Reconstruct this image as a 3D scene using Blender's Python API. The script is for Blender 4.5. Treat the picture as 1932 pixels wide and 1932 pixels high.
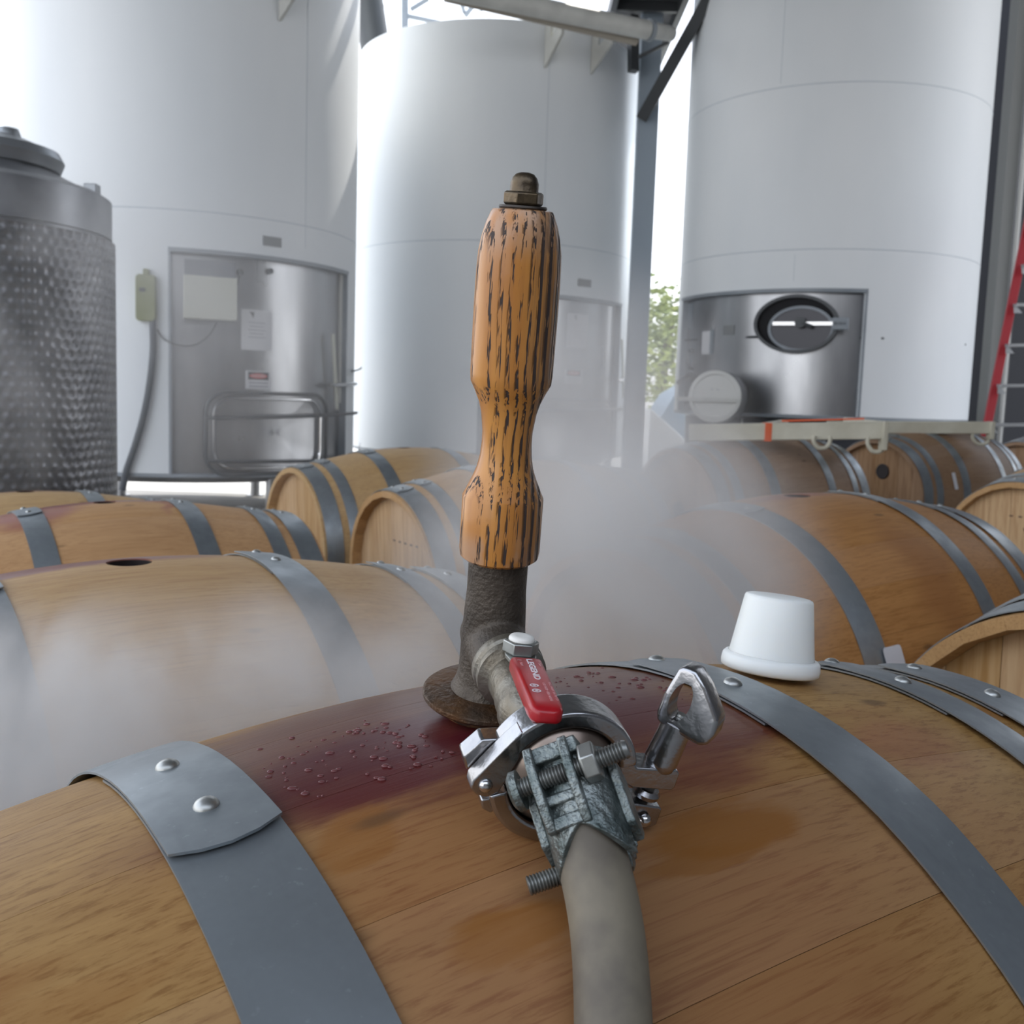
import bpy, bmesh, math, random
from mathutils import Vector, Matrix, Euler
random.seed(7)
R_=math.radians
scn=bpy.context.scene
for o in list(bpy.data.objects): bpy.data.objects.remove(o)
COL=scn.collection
# ------------------------------------------------------------------ camera
CAMZ=1.15; FPX=1950.0; PITCH=6.3; ROLL=1.9
FW=Vector((0,math.cos(R_(PITCH)),-math.sin(R_(PITCH))))
_rt=Vector((1,0,0)); _up=_rt.cross(FW)
RT=_rt*math.cos(R_(ROLL))+_up*math.sin(R_(ROLL)); UP=RT.cross(FW)
O=Vector((0,0,CAMZ))
cd=bpy.data.cameras.new('camera'); cam=bpy.data.objects.new('camera',cd); COL.objects.link(cam)
m=Matrix((RT,UP,-FW)).transposed().to_4x4(); m.translation=O; cam.matrix_world=m
cd.sensor_width=36; cd.sensor_fit='HORIZONTAL'; cd.lens=36*FPX/1932; cd.clip_start=.02; cd.clip_end=400
cd.dof.use_dof=True; cd.dof.focus_distance=.56; cd.dof.aperture_fstop=22
scn.camera=cam
# ------------------------------------------------------------------ world, sun, exposure
w=bpy.data.worlds.new('sky'); scn.world=w; w.use_nodes=True
nt=w.node_tree; bg=nt.nodes['Background']
tc=nt.nodes.new('ShaderNodeTexCoord'); sp=nt.nodes.new('ShaderNodeSeparateXYZ'); cr=nt.nodes.new('ShaderNodeValToRGB')
nt.links.new(tc.outputs['Generated'],sp.inputs[0]); nt.links.new(sp.outputs['Z'],cr.inputs[0]); nt.links.new(cr.outputs[0],bg.inputs[0])
cr.color_ramp.elements[0].position=0; cr.color_ramp.elements[0].color=(.97,.98,1.0,1)
cr.color_ramp.elements[1].position=.7; cr.color_ramp.elements[1].color=(.72,.82,1.0,1)
bg.inputs[1].default_value=2.1
sd=bpy.data.lights.new('sun','SUN'); sd.energy=5.0; sd.angle=R_(.6); sd.color=(1,.95,.87)
sun=bpy.data.objects.new('sun',sd); COL.objects.link(sun); sun.rotation_euler=Euler((R_(-38),0,R_(-24)))
scn.view_settings.view_transform='Standard'; scn.view_settings.look='None'
scn.view_settings.exposure=0.13; scn.view_settings.gamma=1; scn.view_settings.use_curve_mapping=False
scn.cycles.volume_step_rate=2.0; scn.cycles.volume_bounces=2
# ------------------------------------------------------------------ placement helpers (pixel of the photograph + depth -> world point)
def V(px,py,d): return O+(RT*((px-966)/FPX)-UP*((py-966)/FPX)+FW)*d
def ray(px,py):
    return (RT*((px-966)/FPX)-UP*((py-966)/FPX)+FW).normalized()
# ------------------------------------------------------------------ object helpers
def link(o,parent=None):
    COL.objects.link(o)
    if parent: o.parent=parent
    return o
def setp(o,label=None,cat=None,group=None,kind=None):
    if label: o['label']=label
    if cat: o['category']=cat
    if group: o['group']=group
    if kind: o['kind']=kind
    return o
def thing(name,label,cat,loc=(0,0,0),rot=None,group=None):
    o=bpy.data.objects.new(name,None); o.empty_display_size=.05; COL.objects.link(o); o.location=loc
    if rot is not None:
        if isinstance(rot,Matrix):
            mm=rot.to_4x4(); mm.translation=Vector(loc); o.matrix_world=mm
        else: o.rotation_euler=rot
    return setp(o,label,cat,group)
def worldm(o):
    M=o.matrix_basis.copy()
    while o.parent: o=o.parent; M=o.matrix_basis@M
    return M
def finish(me,smooth=35):
    if smooth:
        me.shade_smooth(); me.set_sharp_from_angle(angle=R_(smooth))
def obj(name,bm,mat,parent=None,smooth=35,world=True,bevel=0,label=None,kind=None,normals=True):
    """world=True: the bmesh holds world coordinates and is moved into the parent's frame"""
    if normals: bmesh.ops.recalc_face_normals(bm,faces=bm.faces)
    me=bpy.data.meshes.new(name); bm.to_mesh(me); bm.free(); finish(me,smooth)
    if mat: me.materials.append(mat)
    o=bpy.data.objects.new(name,me); link(o,parent)
    if world and parent: me.transform(worldm(parent).inverted())
    if bevel:
        b=o.modifiers.new('bevel','BEVEL'); b.width=bevel; b.segments=2; b.limit_method='ANGLE'; b.angle_limit=R_(40)
    if label: o['label']=label
    if kind: o['kind']=kind
    return o
def frame(origin,z,xh=None):
    z=Vector(z).normalized()
    if xh is None: xh=Vector((1,0,0)) if abs(z.x)<.8 else Vector((0,1,0))
    y=z.cross(Vector(xh)).normalized(); x=y.cross(z)
    M=Matrix((x,y,z)).transposed().to_4x4(); M.translation=Vector(origin); return M
ID=Matrix.Identity(4)
def lathe(bm,prof,M=ID,n=48,a0=0,a1=360,close=False):
    full=abs(a1-a0)>=360; na=n if full else n+1; rows=[]
    for (r,z) in prof:
        if r<1e-6: rows.append([bm.verts.new(M@Vector((0,0,z)))]); continue
        rows.append([bm.verts.new(M@Vector((r*math.cos(R_(a0+(a1-a0)*i/n)),r*math.sin(R_(a0+(a1-a0)*i/n)),z))) for i in range(na)])
    seq=list(zip(rows,rows[1:]))
    if close: seq.append((rows[-1],rows[0]))
    for A,B in seq:
        for i in range(n):
            j=(i+1)%na
            if len(A)==1 and len(B)==1: continue
            if len(A)==1: f=(A[0],B[j],B[i])
            elif len(B)==1: f=(A[i],A[j],B[0])
            else: f=(A[i],A[j],B[j],B[i])
            try: bm.faces.new(f)
            except ValueError: pass
    if not full and close:
        for k in (0,-1):
            try: bm.faces.new([r[k] for r in rows])
            except ValueError: pass
    return bm
def box(bm,sx,sy,sz,M=ID,c=(0,0,0)):
    vs=[bm.verts.new(M@Vector((c[0]+sx*(i-.5),c[1]+sy*(j-.5),c[2]+sz*(k-.5)))) for i in (0,1) for j in (0,1) for k in (0,1)]
    for f in ((0,1,3,2),(4,6,7,5),(0,4,5,1),(2,3,7,6),(0,2,6,4),(1,5,7,3)): bm.faces.new([vs[i] for i in f])
    return bm
def beam(bm,a,b,wd,ht,up=(0,0,1)):
    a=Vector(a);b=Vector(b); z=(b-a); M=frame((a+b)/2,z,up)
    return box(bm,ht,wd,z.length,M)
def tube(bm,pts,r,n=12,cap=True,up=None):
    pts=[Vector(p) for p in pts]; N=len(pts); rr=r if isinstance(r,(list,tuple)) else [r]*N
    rows=[];px=None
    for i,p in enumerate(pts):
        t=(pts[min(i+1,N-1)]-pts[max(i-1,0)]).normalized()
        if px is None:
            h=Vector(up) if up else (Vector((0,0,1)) if abs(t.z)<.9 else Vector((1,0,0)))
            px=(h-t*h.dot(t)).normalized()
        else: px=(px-t*px.dot(t)).normalized()
        py=t.cross(px)
        rows.append([bm.verts.new(p+(px*math.cos(2*math.pi*k/n)+py*math.sin(2*math.pi*k/n))*rr[i]) for k in range(n)])
    for A,B in zip(rows,rows[1:]):
        for k in range(n): bm.faces.new((A[k],A[(k+1)%n],B[(k+1)%n],B[k]))
    if cap: bm.faces.new(rows[0][::-1]); bm.faces.new(rows[-1])
    return bm
def smoothpath(P,sub=8):
    P=[Vector(p) for p in P]; out=[]
    for i in range(len(P)-1):
        p0=P[max(i-1,0)];p1=P[i];p2=P[i+1];p3=P[min(i+2,len(P)-1)]
        for k in range(sub):
            t=k/sub
            out.append(.5*((2*p1)+(p2-p0)*t+(2*p0-5*p1+4*p2-p3)*t*t+(3*p1-p0-3*p2+p3)*t**3))
    out.append(P[-1]); return out
def prism(bm,poly,h0,h1,M=ID):
    A=[bm.verts.new(M@Vector((x,y,h0))) for x,y in poly]; B=[bm.verts.new(M@Vector((x,y,h1))) for x,y in poly]
    n=len(poly); bm.faces.new(A[::-1]); bm.faces.new(B)
    for i in range(n): bm.faces.new((A[i],A[(i+1)%n],B[(i+1)%n],B[i]))
    return bm
def thread(bm,a,b,r,pitch,n=16):
    a=Vector(a);b=Vector(b);L=(b-a).length;k=int(L/pitch);prof=[(0,0)]
    for i in range(k):
        z=i*pitch; prof+=[(r*.86,z),(r,z+pitch*.35),(r,z+pitch*.6)]
    prof+=[(r*.86,L),(0,L)]
    return lathe(bm,prof,frame(a,b-a),n)
def hexnut(bm,M,r,h,dome=.12):
    prof=[(0,0),(r*.9,0),(r,h*dome),(r,h*(1-dome)),(r*.86,h),(0,h)]
    return lathe(bm,prof,M,6)
def rpoly(w_,h_,r,n=5):
    pts=[]
    for cx,cy,a in ((w_/2-r,h_/2-r,0),(-w_/2+r,h_/2-r,90),(-w_/2+r,-h_/2+r,180),(w_/2-r,-h_/2+r,270)):
        for k in range(n+1): pts.append((cx+r*math.cos(R_(a+90*k/n)),cy+r*math.sin(R_(a+90*k/n))))
    return pts
def text(name,s,size,M,mat,parent,depth=.0002,align='CENTER',bold=0):
    c=bpy.data.curves.new(name,'FONT'); c.body=s; c.size=size; c.extrude=depth; c.align_x=align; c.align_y='CENTER'; c.resolution_u=3; c.offset=bold
    t=bpy.data.objects.new(name,c); COL.objects.link(t)
    dg=bpy.context.evaluated_depsgraph_get(); me=bpy.data.meshes.new_from_object(t.evaluated_get(dg))
    bpy.data.objects.remove(t); bpy.data.curves.remove(c)
    me.transform(M); me.transform(worldm(parent).inverted()); me.materials.clear(); me.materials.append(mat)
    me.name=name; o=bpy.data.objects.new(name,me); link(o,parent); return o
# ------------------------------------------------------------------ materials
def mat(name,col,rough=.5,metal=0,bump=0,bscale=50,var=0,vscale=8,col2=None,aniso=None,spec=None,coat=0,sss=0,vlo=.35,vhi=.65,detail=4):
    mt=bpy.data.materials.new(name); mt.use_nodes=True; nt=mt.node_tree; b=nt.nodes['Principled BSDF']
    b.inputs['Base Color'].default_value=(*col,1); b.inputs['Roughness'].default_value=rough; b.inputs['Metallic'].default_value=metal
    if spec is not None: b.inputs['Specular IOR Level'].default_value=spec
    if coat: b.inputs['Coat Weight'].default_value=coat; b.inputs['Coat Roughness'].default_value=.1
    if sss: b.inputs['Subsurface Weight'].default_value=sss; b.inputs['Subsurface Radius'].default_value=(.02,.018,.015); b.inputs['Subsurface Scale'].default_value=.6
    if var or col2 or bump:
        tc=nt.nodes.new('ShaderNodeTexCoord'); mp=nt.nodes.new('ShaderNodeMapping'); nt.links.new(tc.outputs['Object'],mp.inputs[0])
        if aniso: mp.inputs['Scale'].default_value=aniso
    if col2:
        n=nt.nodes.new('ShaderNodeTexNoise'); n.inputs['Scale'].default_value=vscale; n.inputs['Detail'].default_value=detail; nt.links.new(mp.outputs[0],n.inputs[0])
        mr=nt.nodes.new('ShaderNodeMapRange'); mr.inputs[1].default_value=vlo; mr.inputs[2].default_value=vhi; nt.links.new(n.outputs[0],mr.inputs[0])
        mx=nt.nodes.new('ShaderNodeMix'); mx.data_type='RGBA'; mx.inputs[6].default_value=(*col,1); mx.inputs[7].default_value=(*col2,1)
        nt.links.new(mr.outputs[0],mx.inputs[0]); nt.links.new(mx.outputs[2],b.inputs['Base Color'])
        if var:
            rr=nt.nodes.new('ShaderNodeMapRange'); rr.inputs[3].default_value=max(0,rough-var); rr.inputs[4].default_value=min(1,rough+var); nt.links.new(n.outputs[0],rr.inputs[0]); nt.links.new(rr.outputs[0],b.inputs['Roughness'])
    if bump:
        n=nt.nodes.new('ShaderNodeTexNoise'); n.inputs['Scale'].default_value=bscale; n.inputs['Detail'].default_value=3; nt.links.new(mp.outputs[0],n.inputs[0])
        bp=nt.nodes.new('ShaderNodeBump'); bp.inputs['Strength'].default_value=bump; bp.inputs['Distance'].default_value=.002; nt.links.new(n.outputs[0],bp.inputs['Height']); nt.links.new(bp.outputs[0],b.inputs['Normal'])
    return mt
class NB:
    """tiny node helper"""
    def __init__(s,nt): s.nt=nt
    def n(s,t,**k):
        x=s.nt.nodes.new(t)
        for a,b in k.items(): setattr(x,a,b)
        return x
    def inp(s,sock,v):
        if v is None: return
        if hasattr(v,'is_output'): s.nt.links.new(v,sock)
        else: sock.default_value=v
    def math(s,op,a,b=None,c=None,clamp=False):
        x=s.n('ShaderNodeMath',operation=op,use_clamp=clamp); s.inp(x.inputs[0],a); s.inp(x.inputs[1],b); s.inp(x.inputs[2],c); return x.outputs[0]
    def mr(s,v,a,b,c=0.,d=1.,smooth=True):
        x=s.n('ShaderNodeMapRange'); x.interpolation_type='SMOOTHSTEP' if smooth else 'LINEAR'
        for i,q in enumerate((v,a,b,c,d)): s.inp(x.inputs[i],q)
        return x.outputs[0]
    def mix(s,f,a,b,mode='MIX'):
        x=s.n('ShaderNodeMix',data_type='RGBA',blend_type=mode)
        s.inp(x.inputs[0],f); s.inp(x.inputs[6],a if hasattr(a,'is_output') else (*a,1)); s.inp(x.inputs[7],b if hasattr(b,'is_output') else (*b,1)); return x.outputs[2]
    def noise(s,vec,scale,detail=3,rough=.5,dist=0.):
        x=s.n('ShaderNodeTexNoise'); s.inp(x.inputs['Vector'],vec); x.inputs['Scale'].default_value=scale; x.inputs['Detail'].default_value=detail; x.inputs['Roughness'].default_value=rough; x.inputs['Distortion'].default_value=dist; return x.outputs[0]
    def map(s,vec,scale=(1,1,1),loc=(0,0,0)):
        x=s.n('ShaderNodeMapping'); s.inp(x.inputs[0],vec); x.inputs['Scale'].default_value=scale; x.inputs['Location'].default_value=loc; return x.outputs[0]
def wood_mat(name,base=(.50,.30,.135),dark=(.30,.145,.05),stains=(),wets=(),off=(0,0,0),rough=.55,redtint=0.0):
    mt=bpy.data.materials.new(name); mt.use_nodes=True; nt=mt.node_tree; N=NB(nt); b=nt.nodes['Principled BSDF']
    oc=N.n('ShaderNodeTexCoord').outputs['Object']; rnd=N.n('ShaderNodeObjectInfo').outputs['Random']
    offv=N.n('ShaderNodeCombineXYZ'); N.inp(offv.inputs[0],N.math('MULTIPLY',rnd,7.)); N.inp(offv.inputs[1],N.math('MULTIPLY',rnd,3.))
    va=N.n('ShaderNodeVectorMath',operation='ADD'); N.inp(va.inputs[0],oc); N.inp(va.inputs[1],offv.outputs[0]); pv=N.map(va.outputs[0],(1,1,1),off)
    g1=N.noise(N.map(oc,(1.6,34,34),off),1,6,.68,.5)
    g2=N.noise(N.map(oc,(9,330,330),off),1,4,.7,.25)
    g3=N.noise(N.map(oc,(4,11,11),off),1,5,.6)
    c=N.mix(N.mr(g1,.35,.68),base,tuple(x*.72+y*.28 for x,y in zip(base,dark)))
    c=N.mix(N.math('MULTIPLY',N.mr(g2,.47,.68),.62),c,dark); g4=N.noise(N.map(oc,(2.0,150,150),off),1,5,.72,.15); c=N.mix(N.mr(g4,.54,.72,0.,.42),c,dark); c=N.mix(N.mr(g4,.44,.32,0.,.30),c,tuple(min(1,x*1.3) for x in base))
    c=N.mix(N.math('MULTIPLY',N.mr(g3,.55,.8),.35),c,dark)
    bc=N.n('ShaderNodeBrightContrast'); nt.links.new(c,bc.inputs[0]); N.inp(bc.inputs[1],N.mr(rnd,0.,1.,-.016,.012,False)); c=bc.outputs[0]
    sx=N.n('ShaderNodeSeparateXYZ'); nt.links.new(oc,sx.inputs[0]); X,Y=sx.outputs[0],sx.outputs[1]
    wn=N.noise(N.map(oc,(7,34,34),off),1,5,.6); wn2=N.noise(N.map(oc,(3,9,9),off),1,3)
    rg=b.inputs['Roughness']; rv=None
    def blob(x0,y0,rx,ry,st,soft=.35,nz=.06):
        ny=N.math('MULTIPLY_ADD',wn,nz,-nz/2); nx=N.math('MULTIPLY_ADD',wn2,.16,-.08)
        dx=N.math('DIVIDE',N.math('ADD',N.math('SUBTRACT',X,x0),nx),rx); dy=N.math('DIVIDE',N.math('ADD',N.math('SUBTRACT',Y,y0),ny),ry)
        d=N.math('SQRT',N.math('ADD',N.math('MULTIPLY',dx,dx),N.math('MULTIPLY',dy,dy)))
        return N.mr(d,1.+soft,1.-soft,0.,st)
    for (x0,y0,rx,ry,st,soft,col) in stains:
        mk=blob(x0,y0,rx,ry,st,soft); f=N.math('MULTIPLY',mk,N.mr(g1,.2,.75,1.,.72)); c=N.mix(f,c,col)
        if st>.75: rv=N.math('MAXIMUM',rv,mk) if rv is not None else mk
    for (x0,y0,rx,ry,st) in wets:
        mk=blob(x0,y0,rx,ry,st,.22,.045); c=N.mix(N.math('MULTIPLY',mk,N.mr(g1,.25,.6,.45,1.)),c,(.25,.095,.015))
    # knots
    vo=N.n('ShaderNodeTexVoronoi'); N.inp(vo.inputs['Vector'],N.map(pv,(5,14,14))); vo.inputs['Scale'].default_value=1
    c=N.mix(N.mr(vo.outputs['Distance'],.10,.03,0.,.65),c,(.10,.05,.02))
    nt.links.new(c,b.inputs['Base Color'])
    if rv is not None: N.inp(rg,N.mr(rv,0.,1.,rough,.30,False))
    else: rg.default_value=rough
    b.inputs['Specular IOR Level'].default_value=.35
    bp=N.n('ShaderNodeBump'); bp.inputs['Strength'].default_value=.25; bp.inputs['Distance'].default_value=.0006; nt.links.new(g2,bp.inputs['Height']); nt.links.new(bp.outputs[0],b.inputs['Normal'])
    return mt
def galv_mat(name,base=(.37,.405,.425),rough=.42,metal=.8,wet=False):
    mt=bpy.data.materials.new(name); mt.use_nodes=True; nt=mt.node_tree; N=NB(nt); b=nt.nodes['Principled BSDF']
    oc=N.n('ShaderNodeTexCoord').outputs['Object']
    a=N.noise(oc,11,5,.6); s=N.noise(N.map(oc,(60,9,9)),1,4,.6)
    c=N.mix(N.mr(a,.35,.7),base,tuple(x*.74 for x in base)); c=N.mix(N.mr(s,.58,.8,0.,.35),c,tuple(x*.6 for x in base))
    f=N.noise(oc,160,3,.6); c=N.mix(N.mr(f,.62,.78,0.,.35),c,tuple(min(1,x*1.5) for x in base))
    nt.links.new(c,b.inputs['Base Color']); b.inputs['Metallic'].default_value=metal
    N.inp(b.inputs['Roughness'],N.mr(a,.3,.7,rough-.08,rough+.12))
    bp=N.n('ShaderNodeBump'); bp.inputs['Strength'].default_value=.12; bp.inputs['Distance'].default_value=.001; nt.links.new(N.noise(oc,70,4),bp.inputs['Height']); nt.links.new(bp.outputs[0],b.inputs['Normal'])
    return mt
M={}
M['galv']=galv_mat('galvanised hoop steel')
M['rivet']=mat('zinc rivet',(.55,.56,.54),.38,.85,col2=(.33,.33,.31),vscale=60)
M['tankwhite']=mat('white tank paint',(.86,.88,.89),.48,0,col2=(.79,.82,.84),vscale=.9,var=.05,aniso=(1,1,.35),spec=.3)
M['seam']=mat('tank weld seam',(.55,.6,.64),.4)
M['stainless']=mat('brushed stainless',(.46,.465,.475),.30,.95,col2=(.34,.345,.355),vscale=3,var=.08,aniso=(1,1,.3))
M['stainless2']=mat('polished stainless',(.62,.62,.62),.16,1)
M['darksteel']=mat('dark steel',(.08,.085,.09),.5,.3)
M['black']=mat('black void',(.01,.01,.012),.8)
M['greysteel']=mat('grey painted steel',(.30,.33,.36),.5,col2=(.24,.27,.30),vscale=3)
M['bluegrey']=mat('blue grey steel column',(.35,.41,.47),.5)
M['shadewall']=mat('grey shade wall',(.10,.10,.105),.6)  # for the added walls that dim the foreground
M['darkroof']=mat('dark deck',(.09,.09,.095),.7)
M['roof']=mat('corrugated roof underside',(.20,.21,.22),.6)
M['whitepipe']=mat('white insulated pipe',(.62,.62,.58),.5,col2=(.5,.5,.47),vscale=4)
M['cream']=mat('cream rack paint',(.60,.57,.46),.45,col2=(.48,.45,.35),vscale=8)
M['orange']=mat('orange tape',(.75,.13,.04),.5)
M['redladder']=mat('red fibreglass',(.42,.025,.035),.45)
M['alu']=mat('aluminium',(.55,.56,.57),.35,.8)
M['darkwall']=mat('dark building cladding',(.028,.03,.038),.6)
M['concrete']=mat('concrete',(.30,.29,.275),.85,col2=(.22,.215,.20),vscale=2.5,bump=.3,bscale=30)
M['asphalt']=mat('sunlit pale ground',(.62,.60,.56),.9,col2=(.5,.49,.45),vscale=1.2)
M['beige']=mat('beige enclosure',(.58,.58,.50),.5)
M['enclosuredark']=mat('enclosure display hood',(.17,.18,.20),.4)
M['olive']=mat('olive housing',(.19,.205,.075),.5)
M['conduit']=mat('dark conduit',(.035,.045,.06),.5)
M['paper']=mat('white sheet',(.68,.68,.70),.6)
M['ink']=mat('black ink',(.02,.02,.025),.6)
M['greyink']=mat('grey ink',(.36,.36,.39),.6)
M['signred']=mat('sign red',(.55,.06,.05),.5)
M['label']=mat('grey label',(.23,.24,.24),.5)
M['redvinyl']=mat('red vinyl',(.42,.008,.014),.30,0,col2=(.33,.006,.012),vscale=60,spec=.6)
M['textwhite']=mat('white print',(.80,.72,.74),.5)
M['textpink']=mat('faded print',(.62,.30,.30),.5)
M['castiron']=mat('rusted bronze pipe',(.105,.085,.066),.55,.55,bump=.5,bscale=420,col2=(.055,.044,.034),vscale=45,var=.1)
M['rustflange']=mat('rusty flange',(.085,.058,.04),.42,.6,bump=.6,bscale=260,col2=(.16,.075,.028),vscale=38,var=.1)
M['rustring']=mat('rust orange ring',(.26,.12,.045),.6,.2,col2=(.05,.03,.02),vscale=90,vlo=.45,vhi=.6,bump=.6,bscale=200)
M['brassold']=mat('aged brass nut',(.15,.11,.065),.38,.85,col2=(.07,.055,.04),vscale=90,bump=.25,bscale=250)
M['darkbrass']=mat('dark washer',(.06,.05,.042),.45,.7)
M['valve']=mat('weathered valve body',(.30,.29,.255),.42,.75,bump=.3,bscale=300,col2=(.19,.165,.125),vscale=42,var=.08)
M['zincnut']=mat('zinc nut',(.40,.41,.39),.36,.85,col2=(.28,.29,.27),vscale=80)
M['whitecap']=mat('white paint cap',(.82,.80,.74),.5)
M['clampsteel']=mat('cast stainless clamp',(.47,.47,.475),.24,1,bump=.12,bscale=220,col2=(.40,.40,.41),vscale=50,var=.06)
M['copper']=mat('tarnished ferrule',(.36,.29,.24),.30,.9,col2=(.22,.17,.14),vscale=40,var=.06)
M['malleable']=mat('galvanised malleable clamp',(.27,.295,.285),.44,.8,bump=.7,bscale=330,col2=(.10,.125,.12),vscale=70,var=.1)
M['thread']=mat('zinc thread',(.26,.265,.25),.4,.85,col2=(.16,.16,.15),vscale=150)
M['hose']=mat('grey beige rubber hose',(.205,.175,.125),.62,0,bump=.12,bscale=120,col2=(.125,.105,.08),vscale=30,vlo=.4,vhi=.62,detail=5)
M['silicone']=mat('white silicone',(.86,.87,.83),.38,0,sss=.35)
M['leaf']=mat('tree foliage',(.10,.15,.035),.7,col2=(.32,.36,.10),vscale=6)
M['bark']=mat('bark',(.10,.07,.05),.9)
M['truckblue']=mat('blue grey tarpaulin',(.20,.28,.36),.6)
M['whiteplastic']=mat('white plastic',(.74,.75,.76),.4)
M['headink']=mat('branded ink',(.10,.05,.03),.7)
M['bungdark']=mat('black bung and hole shade',(.012,.006,.006),.5)  # black of the head bungs, and painted darkness inside the bung holes
M['yellow']=mat('yellow paint',(.6,.45,.05),.5)
def handle_mat():
    mt=bpy.data.materials.new('worn ash handle'); mt.use_nodes=True; nt=mt.node_tree; N=NB(nt); b=nt.nodes['Principled BSDF']
    oc=N.n('ShaderNodeTexCoord').outputs['Object']; sx=N.n('ShaderNodeSeparateXYZ'); nt.links.new(oc,sx.inputs[0]); X,Y,Z=sx.outputs
    wob=N.math('MULTIPLY_ADD',N.noise(N.map(oc,(25,25,9)),1,2),.010,-.005)
    xx=N.math('ADD',N.math('ADD',X,.020),wob); yy=N.math('ADD',N.math('MULTIPLY',Y,.55),.012)
    r=N.math('SQRT',N.math('ADD',N.math('MULTIPLY',xx,xx),N.math('MULTIPLY',yy,yy)))
    ph=N.math('FRACT',N.math('MULTIPLY',r,215.))
    band=N.mr(ph,.42,.78); 
    pores=N.noise(N.map(oc,(900,900,85)),1,2,.5); pores2=N.noise(N.map(oc,(520,520,20)),1,3,.6)
    side=N.mr(N.math('ADD',X,N.math('MULTIPLY',wob,2.)),.002,.017)          # darker brown, with more pores, towards the right-hand side
    th=N.math('SUBTRACT',.578,N.math('MULTIPLY',side,.075))
    pm=N.mr(N.math('ADD',N.math('MULTIPLY',pores,.5),N.math('MULTIPLY',pores2,.5)),N.math('SUBTRACT',th,.075),N.math('SUBTRACT',th,.045))
    dk=N.math('MULTIPLY',pm,band,clamp=True)
    c=N.mix(N.mr(N.noise(N.map(oc,(60,60,8)),1,4),.3,.7),(.60,.265,.055),(.44,.17,.030))
    c=N.mix(N.math('MULTIPLY',band,.25),c,(.34,.13,.03))
    end=N.math('MAXIMUM',N.mr(N.math('ADD',Z,N.math('MULTIPLY',wob,2.)),.232,.252),N.mr(N.math('ADD',Z,N.math('MULTIPLY',wob,4.)),.098,.082))
    c=N.mix(N.math('MULTIPLY',end,N.mr(N.noise(N.map(oc,(90,90,30)),1,3),.42,.6,0.,.62)),c,(.46,.30,.20))
    c=N.mix(N.math('MULTIPLY',side,N.mr(pores2,.36,.6,.25,.85)),c,(.17,.10,.06))
    c=N.mix(N.math('MULTIPLY',N.mr(Z,.262,.252,1.,0.),0.),c,(.1,.08,.06))
    c=N.mix(dk,c,(.045,.03,.025))
    nt.links.new(c,b.inputs['Base Color']); N.inp(b.inputs['Roughness'],N.mr(dk,0.,1.,.33,.8)); b.inputs['Coat Weight'].default_value=.15
    bp=N.n('ShaderNodeBump'); bp.inputs['Strength'].default_value=.8; bp.inputs['Distance'].default_value=.0012; N.inp(bp.inputs['Height'],N.math('MULTIPLY',dk,-1.)); nt.links.new(bp.outputs[0],b.inputs['Normal'])
    return mt
M['handle']=handle_mat()
# ------------------------------------------------------------------ ground, roof, building
def gbox(name,mn,mx,mt,parent=None,**k):
    bm=bmesh.new(); mn=Vector(mn);mx=Vector(mx); c=(mn+mx)/2; d=mx-mn; box(bm,d.x,d.y,d.z,ID,c); return obj(name,bm,mt,parent,**k)
setp(gbox('floor',(-14,-9,-.15),(14,11.4,0),M['concrete']),kind='structure')
setp(gbox('ground',(-90,11.4,-.2),(90,160,-.02),M['asphalt']),'pale sunlit ground beyond the tank pad','ground',kind='structure')
# ------------------------------------------------------------------ barrels
RB0,RK,RK4,HL=.35,.42,.62,.46
def RB(s): return RB0-RK*s*s+RK4*s**4
NST=26
def stave_mesh(i,ns=30,na=6):
    bm=bmesh.new(); step=360/NST; g=.022; a0=-step/2+i*step+g; a1=step/2+i*step-g
    def P(s,a,r): return bm.verts.new((s,-math.sin(R_(a))*r,math.cos(R_(a))*r))   # phi grows toward -y
    out=[];inn=[]
    for k in range(ns+1):
        s=-HL+2*HL*k/ns; r=RB(s)
        ro=[]
        for j in range(na+1):
            a=a0+(a1-a0)*j/na; d=0
            if j in(0,na): d=.0003
            ro.append(P(s,a,r-d))
        out.append(ro)
        ch=.0 if abs(s)<HL-.035 else .010*(abs(s)-(HL-.035))/.035
        inn.append([P(s,a0+.02,r-.027+ch),P(s,a1-.02,r-.027+ch)])
    for k in range(ns):
        for j in range(na): bm.faces.new((out[k][j],out[k][j+1],out[k+1][j+1],out[k+1][j]))
        bm.faces.new((inn[k][0],inn[k+1][0],inn[k+1][1],inn[k][1]))
        bm.faces.new((out[k][0],out[k+1][0],inn[k+1][0],inn[k][0])); bm.faces.new((out[k][na],inn[k][1],inn[k+1][1],out[k+1][na]))
    bm.faces.new(out[0][::-1]+[inn[0][0],inn[0][1]]) ; bm.faces.new(out[ns]+[inn[ns][1],inn[ns][0]])
    bmesh.ops.recalc_face_normals(bm,faces=bm.faces)
    me=bpy.data.meshes.new('stave'); bm.to_mesh(me); bm.free(); finish(me,40); me.materials.append(None); return me
STAVES=[stave_mesh(i) for i in range(NST)]
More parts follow.
